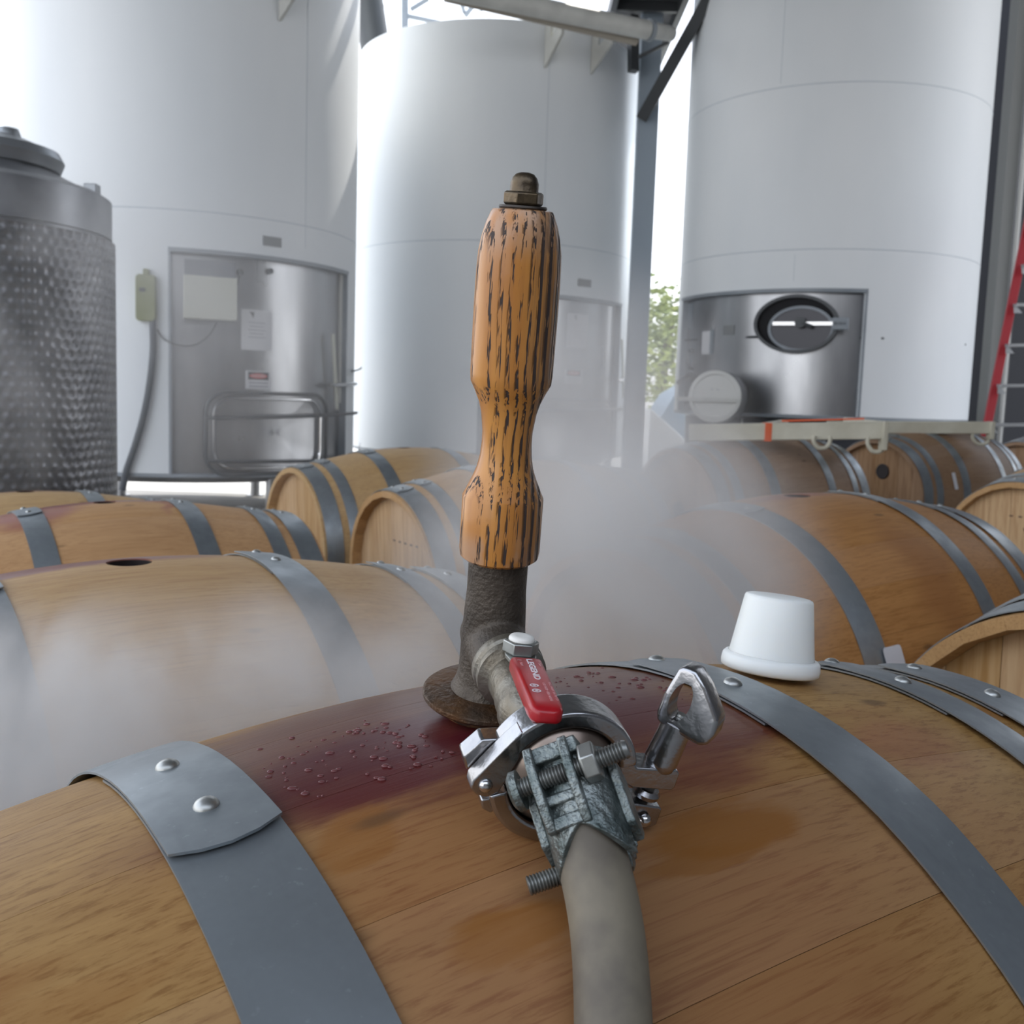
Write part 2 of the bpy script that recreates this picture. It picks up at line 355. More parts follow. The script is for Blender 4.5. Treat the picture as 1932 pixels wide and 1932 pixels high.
# the bung stave, bored through
def bore(me,x=0):
    o=bpy.data.objects.new('t',me.copy()); COL.objects.link(o)
    bm=bmesh.new(); lathe(bm,[(0,-.06),(.026,-.06),(.026,.06),(0,.06)],Matrix.Translation((x,0,RB0)),32); bmesh.ops.recalc_face_normals(bm,faces=bm.faces)
    cm=bpy.data.meshes.new('c'); bm.to_mesh(cm); bm.free(); co=bpy.data.objects.new('c',cm); COL.objects.link(co)
    md=o.modifiers.new('b','BOOLEAN'); md.object=co; md.operation='DIFFERENCE'; md.solver='EXACT'
    dg=bpy.context.evaluated_depsgraph_get(); r=bpy.data.meshes.new_from_object(o.evaluated_get(dg)); bpy.data.objects.remove(o); bpy.data.objects.remove(co)
    r.name='stave_bored'; finish(r,40); r.materials.clear(); r.materials.append(None); return r
BORED=bore(STAVES[0])
def hoop_mesh(s0,s1,phis,dr=1,lap=20.4,thick=.0016,bulge=1.2):
    """strip that starts under the lap at phis, goes round and ends on top of its own start"""
    bm=bmesh.new(); n=132; ns=4; tot=360+lap; rows=[]
    for k in range(n+1):
        t=tot*k/n; ramp=min(1,max(0,(t-334)/14)); off=.0012+(thick+.0006)*ramp*ramp*(3-2*ramp)+(.0011*max(0,(t-tot+7)/7)**2)
        A=[];B=[]
        for j in range(ns+1):
            u=j/ns; s=s0+(s1-s0)*u
            tt=t+(bulge*(1-(2*u-1)**2) if k==n else 0); a=phis+dr*tt
            e=.0004 if j in(0,ns) else 0
            r=RB(s)+off
            A.append(bm.verts.new((s,-math.sin(R_(a))*r,math.cos(R_(a))*r)))
            r2=r+thick-e; B.append(bm.verts.new((s,-math.sin(R_(a))*r2,math.cos(R_(a))*r2)))
        rows.append((A,B))
    for (A,B),(C,D) in zip(rows,rows[1:]):
        for j in range(ns):
            bm.faces.new((A[j],A[j+1],C[j+1],C[j])); bm.faces.new((B[j],D[j],D[j+1],B[j+1]))
        bm.faces.new((A[0],C[0],D[0],B[0])); bm.faces.new((A[ns],B[ns],D[ns],C[ns]))
    for A,B in (rows[0],rows[-1]):
        for j in range(ns): bm.faces.new((A[j],A[j+1],B[j+1],B[j]))
    bmesh.ops.recalc_face_normals(bm,faces=bm.faces)
    me=bpy.data.meshes.new('hoop'); bm.to_mesh(me); bm.free(); finish(me,40); me.materials.append(M['galv']); return me
HOOPS=[(-.194,-.143,-12,1),(.143,.194,13,-1),(-.368,-.327,-12,1),(.327,.368,14,-1),(-.452,-.393,-11,1),(.393,.452,15,-1)]
HM=[hoop_mesh(a,b,p,d) for a,b,p,d in HOOPS]
HM_ALT=[hoop_mesh(a,b,p+9,d) for a,b,p,d in HOOPS]
def rivet_mesh():
    bm=bmesh.new(); lathe(bm,[(.0062,0),(.0060,.0009),(.0048,.0024),(.0026,.0036),(0,.0040)],ID,16)
    me=bpy.data.meshes.new('rivet'); bm.to_mesh(me); bm.free(); finish(me,60); me.materials.append(M['rivet']); return me
RIV=rivet_mesh()
def boards_mesh(side):
    out=[]; nb=7; rr=RB(HL-.03)-.0155
    for i in range(nb):
        y0=-rr+2*rr*i/nb+.0006; y1=-rr+2*rr*(i+1)/nb-.0006
        bm=bmesh.new(); q=8; P=[]
        for k in range(q+1):
            y=y0+(y1-y0)*k/q; P.append((y,math.sqrt(max(0,rr*rr-y*y))))
        poly=P+[(y,-z) for y,z in P[::-1] if z>1e-5]
        poly=[p for k,p in enumerate(poly) if k==0 or (Vector(p)-Vector(poly[k-1])).length>1e-6]
        xs=side*(HL-.032); x2=side*(HL-.052)
        A=[bm.verts.new((xs,y,z)) for y,z in poly]; B=[bm.verts.new((x2,y,z)) for y,z in poly]
        bm.faces.new(A); bm.faces.new(B[::-1])
        for k in range(len(poly)): bm.faces.new((A[k],A[(k+1)%len(poly)],B[(k+1)%len(poly)],B[k]))
        bmesh.ops.recalc_face_normals(bm,faces=bm.faces)
        me=bpy.data.meshes.new('head_board'); bm.to_mesh(me); bm.free(); finish(me,40); me.materials.append(None); out.append(me)
    return out
BOARDS={-1:boards_mesh(-1),1:boards_mesh(1)}
def addmesh(name,me,parent,mt=None):
    o=bpy.data.objects.new(name,me); COL.objects.link(o); o.parent=parent
    if mt: o.material_slots[0].link='OBJECT'; o.material_slots[0].material=mt
    return o
def barrel(label,C,th,tilt,mw,mh,rivphi=None,alt=False,roll=0,hole=True,group='oak wine barrels lying in rows'):
    C=Vector(C); a=Vector((math.cos(R_(th))*math.cos(R_(tilt)),math.sin(R_(th))*math.cos(R_(tilt)),math.sin(R_(tilt))))
    y=Vector((-math.sin(R_(th)),math.cos(R_(th)),0)); z=a.cross(y)
    Mx=Matrix((a,y,z)).transposed()@Matrix.Rotation(R_(roll),3,'X')
    t=thing('wine_barrel',label,'barrel',C+O,Mx,group)
    for i,me in enumerate(STAVES): addmesh('stave',BORED if (i==0 and hole) else me,t,mw)
    for i,(s0,s1,p,d) in enumerate(HOOPS):
        h=addmesh('hoop',(HM_ALT if alt else HM)[i],t)
        pr=(rivphi or {}).get(i,(-6,5.5) if i%2==0 else (-5.5,5)); add=9 if alt else 0
        for ph in pr:
            ph+=add; s=(s0+s1)/2; sl=-2*RK*s+4*RK4*s**3; r=RB(s)+.0012+.0022+.0015
            nrm=Vector((-sl,-math.sin(R_(ph)),math.cos(R_(ph)))).normalized()
            rv=addmesh('rivet',RIV,h); mm=frame((s,-math.sin(R_(ph))*r,math.cos(R_(ph))*r),nrm); rv.matrix_basis=mm
    for sd_ in (-1,1):
        for me in BOARDS[sd_]: addmesh('head_board',me,t,mh)
    return t
WINE=(.075,.008,.013); WINE2=(.30,.062,.045); PURP=(.17,.035,.06)
w1=wood_mat('oak foreground',(.40,.235,.088),(.175,.078,.024),
  stains=((-.03,-.13,.16,.15,.50,.5,(.22,.060,.030)),(.0,0.03,.175,.085,.97,.22,WINE),(-.03,-.030,.155,.040,.92,.30,WINE),(.09,-.060,.085,.038,.93,.35,(.10,.014,.016)),(.06,-.105,.05,.010,.6,.5,(.12,.02,.02)),
          (-.10,-.050,.05,.010,.85,.4,(.09,.010,.012)),(.24,-.10,.05,.03,.45,.6,(.26,.07,.05)),(.20,-.18,.08,.06,.25,.6,(.28,.11,.07))),
  wets=((.045,-.137,.048,.014,.85),(.02,-.150,.040,.008,.7),(-.095,-.150,.035,.012,.75),(-.13,-.075,.02,.018,.6),(.40,-.07,.03,.015,.7),(-.30,-.075,.06,.02,.5),(-.27,-.10,.05,.012,.4)))
w2=wood_mat('oak pale',(.52,.33,.155),(.33,.17,.07),stains=((-.18,.03,.30,.036,.85,.25,PURP),(-.17,-.03,.035,.07,.3,.5,(.35,.17,.12))),off=(3,1,2))
w3=wood_mat('oak purple stained',(.55,.32,.15),(.33,.16,.06),stains=((-.17,-.02,.09,.10,.8,.3,(.24,.05,.06)),(0,.03,.17,.045,.95,.2,(.16,.02,.04)),(.12,-.03,.02,.07,.6,.4,(.3,.09,.08))),off=(5,4,1))
w4=wood_mat('oak yellow',(.55,.36,.17),(.33,.19,.08),stains=((-.0,.02,.16,.03,.9,.2,(.10,.02,.02)),),off=(8,2,6))
w5=wood_mat('oak amber',(.44,.215,.075),(.24,.10,.03),stains=((0,.01,.09,.035,.6,.4,PURP),(.05,-.25,.06,.08,.5,.5,(.22,.08,.025)),(-.03,-.12,.10,.02,.3,.5,(.28,.12,.04))),off=(2,7,3))
w6=wood_mat('oak aged',(.33,.21,.125),(.17,.09,.05),off=(6,6,6))
w7=wood_mat('oak honey',(.50,.30,.13),(.30,.15,.06),off=(1,9,4))
wh=wood_mat('oak head pale',(.58,.40,.23),(.42,.25,.12),off=(4,4,9))
wh.node_tree  # heads: same grain, run along the boards
def head_mat(name,base,dark):
    mt=bpy.data.materials.new(name); mt.use_nodes=True; nt=mt.node_tree; N=NB(nt); b=nt.nodes['Principled BSDF']
    oc=N.n('ShaderNodeTexCoord').outputs['Object']; rnd=N.n('ShaderNodeObjectInfo').outputs['Random']
    g=N.noise(N.map(oc,(1,70,5)),1,5,.6,.4); c=N.mix(N.mr(g,.35,.7),base,dark)
    bc=N.n('ShaderNodeBrightContrast'); nt.links.new(c,bc.inputs[0]); N.inp(bc.inputs[1],N.mr(rnd,0.,1.,-.05,.05,False)); nt.links.new(bc.outputs[0],b.inputs['Base Color']); b.inputs['Roughness'].default_value=.6
    return mt
h1=head_mat('barrel head oak',(.56,.36,.18),(.42,.24,.10)); h2=head_mat('barrel head aged oak',(.36,.22,.12),(.25,.14,.07))
G='wine barrels lying in rows'
B1=barrel('foreground oak barrel, dark red wine stain around its bung hole',(.003,.580,-.526),34.36,2.6,w1,h1,
  {0:(-6.8,3.7),1:(-7.5,4.5),2:(-6,5),3:(-7,4.8),4:(-6,5),5:(-3,10.0)},hole=False,group=G)
B2=barrel('pale oak barrel on the left, half veiled by steam, thin purple stain along its top',(-.439,1.199,-.555),35.8,1.3,w2,h1,group=G)
B2R=barrel('amber oak barrel behind the white bung plug with a small white tag on its hoop',(.559,1.984,-.517),34.2,2.8,w5,h1,group=G)
B3=barrel('oak barrel at the left edge, purple wine stains down its side beside a hoop',(-.940,2.40,-.622),34.4,2.0,w3,h1,group=G)
B4=barrel('yellowish oak barrel farthest back at the left edge, only its top showing',(-1.39,2.95,-.662),34.3,1.0,w4,h1,group=G)
B3P=barrel('oak barrel with its round head showing, just left behind the wooden handle',(.02,3.34,-.551),33.6,3.6,w7,h1,group=G)
B4P=barrel('oak barrel under the left white tank with its head close to the bright sunlit gap',(-.42,4.02,-.555),34.1,1.8,w4,h1,group=G)
BR1=barrel('aged oak barrel under the cream steel beam with the orange tape, partly in steam',(1.10,4.72,-.470),30.5,2.0,w6,h2,group=G)
BR2=barrel('aged oak barrel with a round black bung in its head, near the cream beam end',(2.20,5.48,-.430),34.5,1.0,w6,h2,group=G)
BR3=barrel('aged oak barrel at the right edge just below the red ladder',(3.30,6.25,-.44),34.5,1.0,w6,h2,alt=True,group=G)
B1N=barrel('lowest oak barrel at the right edge, shadowed head toward the camera',(1.078,1.484,-.516),34.3,1.6,w7,h1,group=G)
B2N=barrel('pale headed oak barrel at the right edge with small dark lettering on its head',(2.152,3.884,-.500),35.5,3.2,w7,h1,group=G)
def black_hole(b,y,z,r=.03):
    bm=bmesh.new(); M2=Matrix.Translation((-(HL-.0325),y,z))@Matrix.Rotation(R_(-90),4,'Y'); lathe(bm,[(0,0),(r,0),(r*1.08,.0035),(r*.9,.0045),(r*.8,.002),(0,.002)],M2,24)
    obj('bung',bm,M['bungdark'],b,world=False)
black_hole(BR2,-.03,.13,.036); black_hole(BR1,.0,.02,.036)
for b,tx,ty,tz,sz in ((B2N,'V',-.03,.10,.07),(B2N,'- - - - -',-.03,.17,.055),(B3P,'- - - - -',-.05,.14,.06)):
    Mw=worldm(b)@Matrix.Translation((-(HL-.0318),ty,tz))@Matrix(((0,0,-1,0),(-1,0,0,0),(0,1,0,0),(0,0,0,1)))
    text('head_mark',tx,sz,Mw,M['headink'],b,depth=.0003)
for b in (B2,B2R,B3,B4,B3P,B4P,BR1,BR2):
    bm=bmesh.new(); lathe(bm,[(0,0),(.0262,0),(.0262,.012),(.0256,.012),(.0256,.001),(0,.001)],Matrix.Translation((0,0,RB0-.0145)),28); obj('hole_shade',bm,M['bungdark'],b,world=False)  # black cup set in each bored hole as its inner darkness
# paper tag on hoop of the amber barrel and on the aged barrel, by the hoop
def hoop_tag(b,s,phi,w_,h_,mt,name='tag'):
    r=RB(s)+.0045; a=R_(phi); n=Vector((0,-math.sin(a),math.cos(a))); bm=bmesh.new()
    prism(bm,rpoly(w_,h_,min(w_,h_)*.15,3),0,.0008,frame((s,-math.sin(a)*r,math.cos(a)*r),n,(1,0,0))); return obj(name,bm,mt,b,world=False)
# ------------------------------------------------------------------ barrel racks under the barrels
def rack(label,C,th):
    C=Vector(C)+O; cx=Vector((math.cos(R_(th)),math.sin(R_(th)),0)); cy=Vector((-cx.y,cx.x,0))
    t=thing('barrel_rack',label,'rack',(C.x,C.y,0),group='steel racks under the barrels')
    for s in (-.24,.24):
        p=C+cx*s; zt=C.z-RB(s)*math.cos(R_(38))-.0
        for q in (-1,1):
            c0=p+cy*(q*RB(s)*math.sin(R_(38))); c0.z=zt-.03
            bm=bmesh.new(); beam(bm,c0,(c0.x,c0.y,0),.05,.05,(1,0,0)); obj('leg',bm,M['cream'],t,bevel=.004)
        a=p-cy*.30; b=p+cy*.30; bm=bmesh.new(); zz=C.z-.43; beam(bm,(a.x,a.y,zz),(b.x,b.y,zz),.05,.05); obj('cross_tube',bm,M['cream'],t,bevel=.004)
    for q in (-1,1):
        a=C+cx*-.30+cy*q*.24;b=C+cx*.30+cy*q*.24; bm=bmesh.new(); beam(bm,(a.x,a.y,.03),(b.x,b.y,.03),.05,.05); obj('rail',bm,M['cream'],t,bevel=.004)
for nm,C,th in (('the foreground barrel',(.003,.580,-.526),34.4),('the pale second-row barrel',(-.439,1.199,-.555),35.8),('the amber barrel behind the bung plug',(.559,1.984,-.517),34.2),
   ('the purple-stained barrel',(-.940,2.40,-.622),34.4),('the farthest left barrel',(-1.39,2.95,-.662),34.3),('the barrel behind the handle',(.02,3.34,-.551),33.6),('the barrel under the left tank',(-.42,4.02,-.555),34.1),
   ('the taped-beam barrel',(1.10,4.72,-.47),30.5),('the barrel with the black hole',(2.20,5.48,-.43),34.5),('the barrel below the ladder',(3.30,6.25,-.44),34.5),('the lowest right-edge barrel',(1.078,1.484,-.516),34.3),('the pale-headed right-edge barrel',(2.152,3.884,-.5),35.5)):
    rack('cream steel cradle on the floor carrying '+nm,C,th)
# ------------------------------------------------------------------ tanks
class Tank: pass
def tank(label,az,d,Rr,z0,z1,win=None,seams=(),legs=True,name='storage_tank',group='white insulated wine tanks',hooks=()):
    T=Tank(); T.c=Vector((d*math.sin(R_(az)),d*math.cos(R_(az)),0)); T.R=Rr; T.z0=z0; T.z1=z1
    t=thing(name,label,'tank',T.c,group=group); T.t=t; T.face=math.degrees(math.atan2(-T.c.y,-T.c.x))
    n=180; bm=bmesh.new(); zs=[z0,z1]
    if win: zs=[z0,win[2],z1]
    def P(r,a,z): return bm.verts.new(T.c+Vector((r*math.cos(R_(a)),r*math.sin(R_(a)),z)))
    rows=[[P(Rr,360*i/n,z) for i in range(n)] for z in zs]
    def inwin(i):
        if not win: return False
        a=(360*(i+.5)/n-win[0])%360; return a<(win[1]-win[0])%360
    for k in range(len(zs)-1):
        for i in range(n):
            if win and k==0 and inwin(i): continue
            j=(i+1)%n; bm.faces.new((rows[k][i],rows[k][j],rows[k+1][j],rows[k+1][i]))
    # roof: rounded lip then shallow cone
    prev=rows[-1]
    for r,z in ((Rr-.012,z1+.035),(Rr-.05,z1+.05)):
        cur=[P(r,360*i/n,z) for i in range(n)]
        for i in range(n): bm.faces.new((prev[i],prev[(i+1)%n],cur[(i+1)%n],cur[i]))
        prev=cur
    top=bm.verts.new(T.c+Vector((0,0,z1+.35)))
    for i in range(n): bm.faces.new((prev[i],prev[(i+1)%n],top))
    obj('shell',bm,M['tankwhite'],t,smooth=30,normals=True)
    # inner stainless wall (shows in the window), bottom dish
    bm=bmesh.new(); ri=Rr-.055; lathe(bm,[(ri,z0-.02),(ri,(win[2]+.02) if win else z0+.3)],Matrix.Translation(T.c),n); 
    lathe(bm,[(ri,z0-.02),(ri-.15,z0-.09),(0,z0-.13)],Matrix.Translation(T.c),96); obj('inner_wall',bm,M['stainless'],t,smooth=30)
    if win:
        T.win=win; a0,a1,zt=win
        # returns and lip of the opening
        for a in (a0,a1):
            bm=bmesh.new(); p=[T.c+Vector((r*math.cos(R_(a)),r*math.sin(R_(a)),z)) for r,z in ((Rr+.006,z0),(Rr+.006,zt),(ri,zt),(ri,z0))]
            q=[x+Vector((-math.sin(R_(a)),math.cos(R_(a)),0))*.02 for x in p]
            A=[bm.verts.new(x) for x in p];B=[bm.verts.new(x) for x in q]; bm.faces.new(A);bm.faces.new(B)
            for k in range(4): bm.faces.new((A[k],A[(k+1)%4],B[(k+1)%4],B[k]))
            obj('opening_jamb',bm,M['greysteel'],t)
        bm=bmesh.new(); lathe(bm,[(ri,zt-.035),(Rr+.02,zt-.035),(Rr+.02,zt-.005),(ri,zt+.01)],Matrix.Translation(T.c),64,a0,a0+(a1-a0)%360,close=True); obj('opening_lintel',bm,M['greysteel'],t)
    for z in seams:
        bm=bmesh.new(); lathe(bm,[(Rr,z-.004),(Rr+.0025,z),(Rr,z+.004)],Matrix.Translation(T.c),n); obj('weld_seam',bm,M['seam'],t)
    if legs:
        for k in range(6):
            a=R_(T.face+30+60*k); p=T.c+Vector((math.cos(a),math.sin(a),0))*(Rr-.18); bm=bmesh.new(); lathe(bm,[(0,0),(.09,0),(.09,.015),(.05,.015),(.05,z0+.02),(0,z0+.02)],Matrix.Translation((p.x,p.y,0)),20); obj('leg',bm,M['stainless'],t)
    bm=bmesh.new(); lathe(bm,[(Rr-.002,z0),(Rr-.002,z0-.03),(ri,z0-.03),(ri,z0)],Matrix.Translation(T.c),n,close=True); obj('base_ring',bm,M['greysteel'],t)
    return T
def hit(T,px,py,r=None):
    r=r or T.R; d=ray(px,py); o=O-T.c; a=d.x**2+d.y**2; b=o.x*d.x+o.y*d.y; c=o.x**2+o.y**2-r*r; D=max(0,b*b-a*c); k=(-b-math.sqrt(D))/a
    p=O+d*k; return math.degrees(math.atan2(p.y-T.c.y,p.x-T.c.x)),p.z,p
def patch(T,name,mt,px0,py0,px1,py1,off=.004,th=.01,r=None,parent=None,n=10,label=None,bevel=0):
    """a curved plate on the tank wall, corners given where the photograph shows them"""
    r=r or T.R; a0,za,_=hit(T,px0,(py0+py1)/2,r); a1,zb,_=hit(T,px1,(py0+py1)/2,r); _,zt,_=hit(T,(px0+px1)/2,py0,r); _,zb,_=hit(T,(px0+px1)/2,py1,r)
    if a1<a0: a0,a1=a1,a0
    bm=bmesh.new(); lathe(bm,[(r+off,zb),(r+off+th,zb),(r+off+th,zt),(r+off,zt)],Matrix.Translation(T.c),n,a0,a1,close=True)
    return obj(name,bm,mt,parent or T.t,label=label,bevel=bevel),(a0,a1,zb,zt)
def tframe(T,px,py,r=None,off=0):
    a,z,p=hit(T,px,py,r); n=Vector((math.cos(R_(a)),math.sin(R_(a)),0)); p=p+n*off
    x=Vector((0,0,1)).cross(n); Mx=Matrix((x,Vector((0,0,1)),n)).transposed().to_4x4(); Mx.translation=p; return Mx   # local x right, y up, z out
def winang(az,d,Rr,px0,px1,py,pytop):
    T=Tank(); T.c=Vector((d*math.sin(R_(az)),d*math.cos(R_(az)),0)); T.R=Rr; a0=hit(T,px0,py)[0]; a1=hit(T,px1,py)[0]; 
    zt=hit(T,(px0+px1)/2,pytop)[1]; return (a0,a1,zt)
LT=(-17.45,10.3,1.54); MT=(-1.42,12.3,1.60); RTK=(16.1,11.5,1.49)
wl=winang(*LT,318,652,650,480); wm=winang(*MT,905,1168,650,555); wr=winang(*RTK,1285,1627,650,545)
TL=tank('left white tank, the largest, with control box and danger sign',*LT,.45,7.2,wl,seams=(CAMZ+1.385,CAMZ+3.9))
TM=tank('middle white tank behind the wooden handle, its round top rim in view',*MT,.55,4.84,wm,seams=(CAMZ+1.576,))
TR=tank('right white tank with an open oval manway in its stainless lower part',*RTK,1.08,7.4,wr,seams=(CAMZ+1.44,CAMZ+2.90))
bm=bmesh.new(); lathe(bm,[(1.36,0),(1.36,1.03),(0,1.03)],Matrix.Translation(TR.c),64); obj('under_tank_shade',bm,M['darkwall'],TR.t)  # dark cylinder added for the shadow under the right tank
# vertical weld lines
def vseam(T,px,py0,py1):
    a,z0,_=hit(T,px,py0); z1=hit(T,px,py1)[1]; bm=bmesh.new()
    lathe(bm,[(T.R,z1),(T.R+.0025,z1),(T.R+.0025,z0),(T.R,z0)],Matrix.Translation(T.c),1,a-.06,a+.06,close=True); obj('weld_seam',bm,M['seam'],T.t)
vseam(TM,1038,80,462); vseam(TR,1494,-200,155); vseam(TR,1500,480,530); vseam(TL,582,-100,470)
# hooks near the rims
def hook(T,px,py,sc=1.0):
    Mx=tframe(T,px,py); t=bmesh.new(); s=.25*sc
    prism(t,[(0,s),(0,-s),(s*.9,s*.15),(s*.9,s),(s*.62,s),(s*.62,s*.35),(s*.3,s*.1),(s*.3,s)],-.018,.018,Mx@Matrix.Rotation(R_(-62),4,'Y')); obj('lifting_hook',t,M['whitepipe'],T.t)
hook(TM,1030,80); hook(TM,1117,93); hook(TL,528,-8,.8)
ri=lambda T:T.R-.055
# left tank fittings
patch(TL,'label_plate',M['label'],496,447,530,465,th=.006)
b_,q=patch(TL,'control_box',M['beige'],347,524,439,604,r=ri(TL),off=.0,th=.14,n=1,bevel=.006)
patch(TL,'display_hood',M['enclosuredark'],348,494,438,527,r=ri(TL),off=.0,th=.11,n=1,bevel=.004)
def sheet(T,x0,y0,x1,y1,lines=5,logo=True,r=None):
    r=r or ri(T); o,(a0,a1,zb,zt)=patch(T,'paper_sheet',M['paper'],x0,y0,x1,y1,r=r,off=.001,th=.004,n=4)
    Mx=tframe(T,(x0+x1)/2,(y0+y1)/2,r,off=.0055); w_=(x1-x0)/FPX*9; h_=zt-zb; bm=bmesh.new()
    for k in range(lines): box(bm,w_*(.55-.1*(k%2)),h_*.018,.0004,Mx,(0,h_*(.18-.09*k),0))
    obj('printed_lines',bm,M['greyink'],T.t)
    if logo: bm=bmesh.new(); prism(bm,[(-w_*.25,h_*.44),(-w_*.08,h_*.44),(-w_*.12,h_*.28),(-w_*.17,h_*.38)][::-1],0,.0005,Mx); obj('printed_logo',bm,M['ink'],T.t)
def danger(T,x0,y0,x1,y1):
    r=ri(T); o,(a0,a1,zb,zt)=patch(T,'danger_sign',M['paper'],x0,y0,x1,y1,r=r,off=.001,th=.004,n=3)
    Mx=tframe(T,(x0+x1)/2,(y0+y1)/2,r,off=.0055); h_=zt-zb; w_=h_*1.38
    bm=bmesh.new(); box(bm,w_*.88,h_*.42,.0006,Mx,(0,h_*.22,0)); obj('sign_black_field',bm,M['ink'],T.t)
    bm=bmesh.new(); prism(bm,[(x*w_*.78/2,h_*.22+y*h_*.30/2) for x,y in [(math.cos(R_(a))*(1 if abs(math.cos(R_(a)))<.9 else 1),math.sin(R_(a))) for a in range(0,360,18)]],0,.001,Mx); obj('sign_red_oval',bm,M['signred'],T.t)
    text('sign_lettering','DANGER',h_*.20,Mx@Matrix.Translation((0,h_*.22,.0012)),M['paper'],T.t,.0002)
    bm=bmesh.new()
    for k in range(2): box(bm,w_*.82,h_*.09,.0006,Mx,(0,-h_*(.16+.2*k),0))
    obj('sign_text_lines',bm,M['greyink'],T.t)
sheet(TL,455,585,513,661); danger(TL,463,700,511,734)
sheet(TM,1069,592,1108,657); danger(TM,1065,696,1098,724); patch(TM,'label_plate',M['label'],1090,527,1114,541,th=.006)
def loop_on(T,x0,y0,x1,y1,rad,tubr,off,mt,name,r=None,n=6,fill=None):
    r=r or ri(T); cx,cy=(x0+x1)/2,(y0+y1)/2; A=tframe(T,cx,cy,r)
    a0=hit(T,x0,cy,r)[0];a1=hit(T,x1,cy,r)[0];zt=hit(T,cx,y0,r)[1];zb=hit(T,cx,y1,r)[1]; ac=(a0+a1)/2; hw=abs(a1-a0)/2*math.pi/180*r; hh=(zt-zb)/2; zc=(zt+zb)/2
    pts=[]
    for x,y in rpoly(hw*2,hh*2,rad,n):
        a=R_(ac)+x/r; rr=r+off; pts.append(T.c+Vector((math.cos(a)*rr,math.sin(a)*rr,zc+y)))
    # denser
    P=[]
    for i in range(len(pts)):
        p=pts[i];q_=pts[(i+1)%len(pts)]; k=max(1,int((q_-p).length/.08))
        for j in range(k): P.append(p.lerp(q_,j/k))
    P.append(P[0]); bm=bmesh.new(); tube(bm,P,tubr,8,cap=False); obj(name,bm,mt,T.t)
    if fill:
        bm=bmesh.new(); o_=[]; 
        for x,y in rpoly(hw*1.9,hh*1.9,rad,n):
            a=R_(ac)+x/r; rr=r+off*.6; o_.append(T.c+Vector((math.cos(a)*rr,math.sin(a)*rr,zc+y)))
        ctr=T.c+Vector((math.cos(R_(ac))*(r+off*.6+.004),math.sin(R_(ac))*(r+off*.6+.004),zc)); vs=[bm.verts.new(p) for p in o_]; cv=bm.verts.new(ctr)
        vi=[bm.verts.new(T.c+(p-T.c-Vector((0,0,p.z)))*(r/(r+off*.6))*1.0+Vector((0,0,p.z))) for p in o_]
        for i in range(len(vs)): bm.faces.new((vs[i],vs[(i+1)%len(vs)],cv)); bm.faces.new((vi[i],vi[(i+1)%len(vi)],vs[(i+1)%len(vs)],vs[i]))
        obj('manway_door',bm,fill,T.t,smooth=70)
    return ac,zc,hw,hh
def railbar(T,x0,y0,x1,y1,off,tubr,mt,name,r=None):
    r=r or ri(T); a0,z0,_=hit(T,x0,y0,r);a1,z1,_=hit(T,x1,y1,r); P=[]
    for k in range(9):
        u=k/8; a=R_(a0+(a1-a0)*u); P.append(T.c+Vector((math.cos(a)*(r+off),math.sin(a)*(r+off),z0+(z1-z0)*u)))
    bm=bmesh.new(); tube(bm,P,tubr,8); return obj(name,bm,mt,T.t)
loop_on(TL,386,742,598,893,.16,.016,.10,M['darksteel'],'manway_frame')
loop_on(TL,400,752,588,882,.14,.013,.09,M['stainless2'],'manway_inner_frame',fill=M['stainless'])
railbar(TL,383,788,645,778,.14,.014,M['darksteel'],'manway_bar'); railbar(TL,388,868,650,862,.14,.014,M['darksteel'],'manway_bar')
text('tank_stencil','TL 4',.09,tframe(TL,500,815,ri(TL),off=.095),M['greyink'],TL.t,.0005)
railbar(TL,617,630,624,772,.06,.018,M['beige'],'level_tube'); railbar(TL,609,726,672,724,.07,.02,M['stainless2'],'sample_valve')
railbar(TL,640,700,690,694,.12,.008,M['darksteel'],'valve_handle'); railbar(TL,643,862,660,835,.12,.006,M['stainless2'],'drain_lever')
patch(TL,'door_seal_strip',M['whitepipe'],637,505,652,760,r=ri(TL),off=.002,th=.02,n=2)
for x,y in ((452,514),(508,512)):
    bm=bmesh.new(); lathe(bm,[(0,0),(.025,0),(.025,.03),(0,.03)],tframe(TL,x,y,ri(TL)),12); obj('probe_port',bm,M['darksteel'],TL.t)
P=[hit(TL,x,y,TL.R+.03)[2] for x,y in ((297,622),(310,640),(340,652),(370,650),(395,632),(409,608))]; bm=bmesh.new(); tube(bm,smoothpath(P,5),.006,6); obj('wire',bm,M['darksteel'],TL.t)
P=[hit(TL,x,y,TL.R+.02)[2] for x,y in ((440,560),(448,535),(453,516))]; bm=bmesh.new(); tube(bm,smoothpath(P,4),.005,6); obj('wire',bm,M['darksteel'],TL.t)
